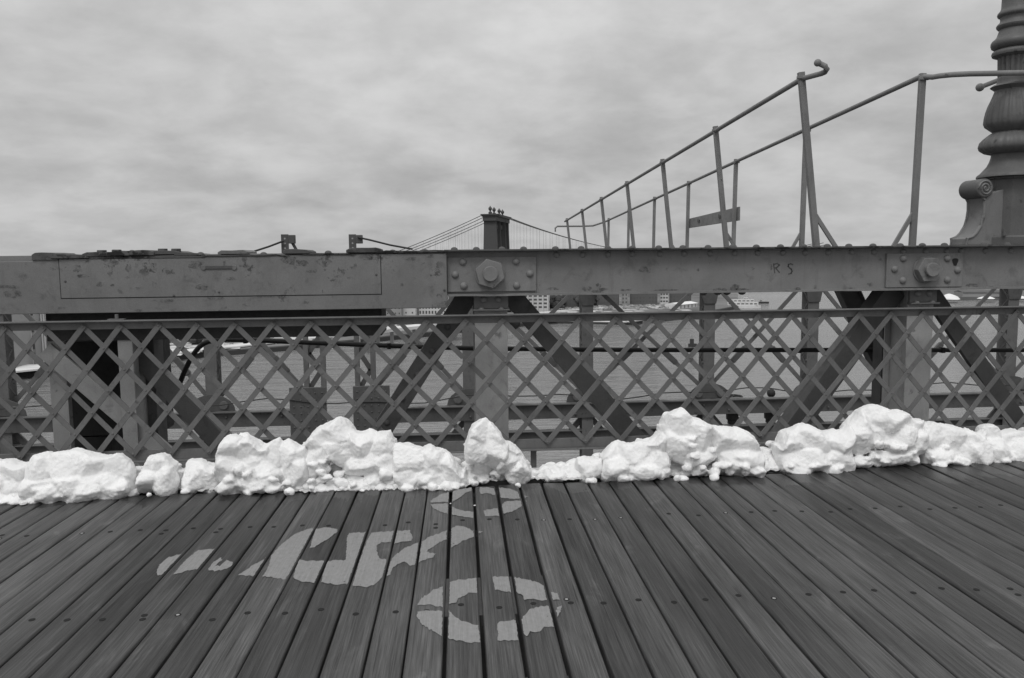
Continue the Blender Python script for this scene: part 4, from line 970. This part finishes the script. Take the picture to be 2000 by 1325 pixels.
def snow_mesh(name, x0, x1, Yc, small=False):
    Xa, Xb = at(x0, 900, Yc).x, at(x1, 900, Yc).x; W = Xb - Xa; mb = MB()
    tab = []
    for k in range(61):
        px = x0 + (x1 - x0) * k / 60; P = at(px, interp(prof, px) + 2, Yc); tab.append((P.x, P.z))
    def hz(X): return interp(tab, X)
    def cap(p, side=False):
        if side:
            e = .012 * noise.noise(p * 11); a, b_ = Xa + e, Xb + e
            return a + (p.x - a) * .3 if p.x < a else b_ + (p.x - b_) * .3 if p.x > b_ else p.x
        return max(.012, hz(p.x) + .01 * noise.noise(p * 22) + .006 - max(0, abs(p.y - Yc) - .05) * (.45 + .5 * noise.noise(p * 6)))
    n_ = max(1, round(W / (.15 if not small else .12)))
    for k in range(n_):
        X = Xa + W * (k + .5 + R_(-.12, .12)) / n_; h = max(max(hz(X + e) for e in (-.04, 0, .04)), .06); r = min(.6 * h + .02, W * .6 / n_ + .04)
        z = h - r * .72; lump(mb, (X, Yc + R_(-.02, .02), z), r, R_(0, 90), (R_(1.0, 1.2), R_(.85, 1.05), R_(1.0, 1.15)), 3, cap)
        if z - r * .6 > 0:          # the block below carries the upper one
            lump(mb, (X + R_(-.03, .03), Yc - R_(.0, .05), max(z - r * .95, .05)), r * R_(1.0, 1.15), R_(0, 90), (1.1, 1, .95), 3, cap)
        if not small and random.random() < .75:
            r2 = R_(.05, .085); lump(mb, (X + R_(-.07, .07), Yc - R_(.07, .13), r2 * .7), r2, R_(0, 90), (R_(1, 1.4), 1, R_(.7, 1)), 3, cap)
    for k in range(int(W * (55 if not small else 22))):
        X = R_(Xa + .03, Xb - .03); dy = R_(-.05, .17); h = hz(X); r = R_(.02, .045) * (.7 if small else 1); lump(mb, (X, Yc - dy, R_(0, max(.02, h - dy * 1.2 - r))), r, R_(0, 90), (R_(.9, 1.5), 1, R_(.7, 1)), 2, cap)
    return remeshed(name, mb, .007, 1, .014, .010)
chunks = [
 (-80, 54, 5.22, 'rounded snow lump at the boardwalk edge before the grey tower blocks'),
 (57, 257, 5.2, 'broad smooth snow mound with a small hollow in front of the boxed column'),
 (281, 342, 5.24, 'small upright snow knob between the boxed column and a low curled lump'),
 (364, 430, 5.3, 'small curled snow lump beside a large rounded block'),
 (426, 598, 5.22, 'large rounded snow block with a second hump below the cover box'),
 (597, 772, 5.26, 'tall pointed snow boulder in front of the expansion joint posts'),
 (770, 906, 5.2, 'low wide crumbly snow mass below the dark bolted diagonal'),
 (910, 984, 5.2, 'tall narrow snow pillar in front of the post under the large nut'),
 (974, 1031, 5.24, 'leaning snow block resting against the tall narrow pillar'),
 (1128, 1172, 5.24, 'small flat snow lump with a round ball at the low part of the pile'),
 (1178, 1298, 5.24, 'knobbly snow block below the foot of the plain dark diagonal'),
 (1296, 1480, 5.22, 'big cracked snow block with a slanting slab on top near the valve'),
 (1518, 1652, 5.3, 'double humped snow block at the foot of the thick box diagonal'),
 (1650, 1792, 5.34, 'highest rounded snow mound with a dark hollow beside the second post'),
 (1790, 1912, 5.38, 'sloping crumbly snow mound just past the second post'),
 (1912, 2110, 5.42, 'ragged snow lump below the foot of the lamp post'),
]
for x0, x1, Yc, lab in chunks:
    o = snow_mesh('snow_block', x0, x1, Yc, x1 - x0 < 75); tag(o, lab, 'snow', 'snow blocks piled along the boardwalk edge')
# low crumbled bank that ties the blocks together
bank = MB(); px = -640
while px < 2640:
    yf = interp(front, px); F = gz(px, yf, 0.0)
    gap = (258 < px < 285) or (1034 < px < 1060) or (900 < px < 911)
    hb = max(.0, at(px, interp(prof, px), F.y + .12).z)
    for k in range(1 if gap else 9):
        r = R_(.012, .03) if random.random() < .6 else R_(.03, .055); r *= (.5 if gap else 1); yo = R_(-.008, .2) ; top = min(hb * .75, .02 + max(0, yo) * .75)
        lump(bank, (F.x + R_(-.04, .04), F.y + r * .7 + yo, R_(0, 1) * max(0, top - r * .6) + r * .25), r, R_(0, 90), (R_(.9, 1.5), 1.1, R_(.6, .95)), 2)
    for k in range(2):
        r = R_(.006, .016); lump(bank, (F.x + R_(-.04, .04), F.y + r + R_(-.012, .03), r * .4), r, R_(0, 90), (1.2, 1, .8), 2)
    px += R_(7, 11)
o = remeshed('snow_bank', bank, .006, 1, .006, .007)
tag(o, 'low bank of crumbled snow along the plank ends', 'snow', kind='stuff')
# thin icy slush under the snow, spilling a little over the plank ends
vs = []; px = -640
while px < 2640:
    F = gz(px, interp(front, px) + R_(-3.5, 2.5), .006); vs += [(F.x, F.y, .0055), (F.x + R_(-.01, .01), F.y + .06, .012), (F.x, 5.5, .004)]; px += 5
k_ = len(vs) // 3; fs = []
for i in range(k_ - 1): a = 3 * i; fs += [(a, a + 3, a + 4, a + 1), (a + 1, a + 4, a + 5, a + 2)]
tag(MB().add(vs, fs).build('slush', 'slush', smooth=60), 'thin grey slush under the snow blocks along the plank ends', 'slush', kind='stuff')
# stray crumbs on the planks
for (px, py, r) in ((243, 966, .033), (1455, 921, .02), (1476, 923, .009), (1541, 920, .016), (1567, 922, .007), (1853, 906, .014), (1846, 897, .016), (709, 961, .016), (878, 953, .022), (940, 944, .014), (927, 989, .006), (1040, 935, .016), (880, 985, .004)):
    c = gz(px, py, 0)
    cm = MB(); lump(cm, (0, 0, 0), r, px * .1, (1.3, 1, .75)); me = bpy.data.meshes.new('snow_crumb'); me.from_pydata(cm.v, [], cm.f); me.materials.append(M['snow'])
    for p in me.polygons: p.use_smooth = True
    o = bpy.data.objects.new('snow_crumb', me); COL.objects.link(o); o.location = (c.x, c.y, r * .5 + .002)
    tag(o, 'small loose snow crumb lying on the plank ends', 'snow', 'loose snow crumbs on the planks')
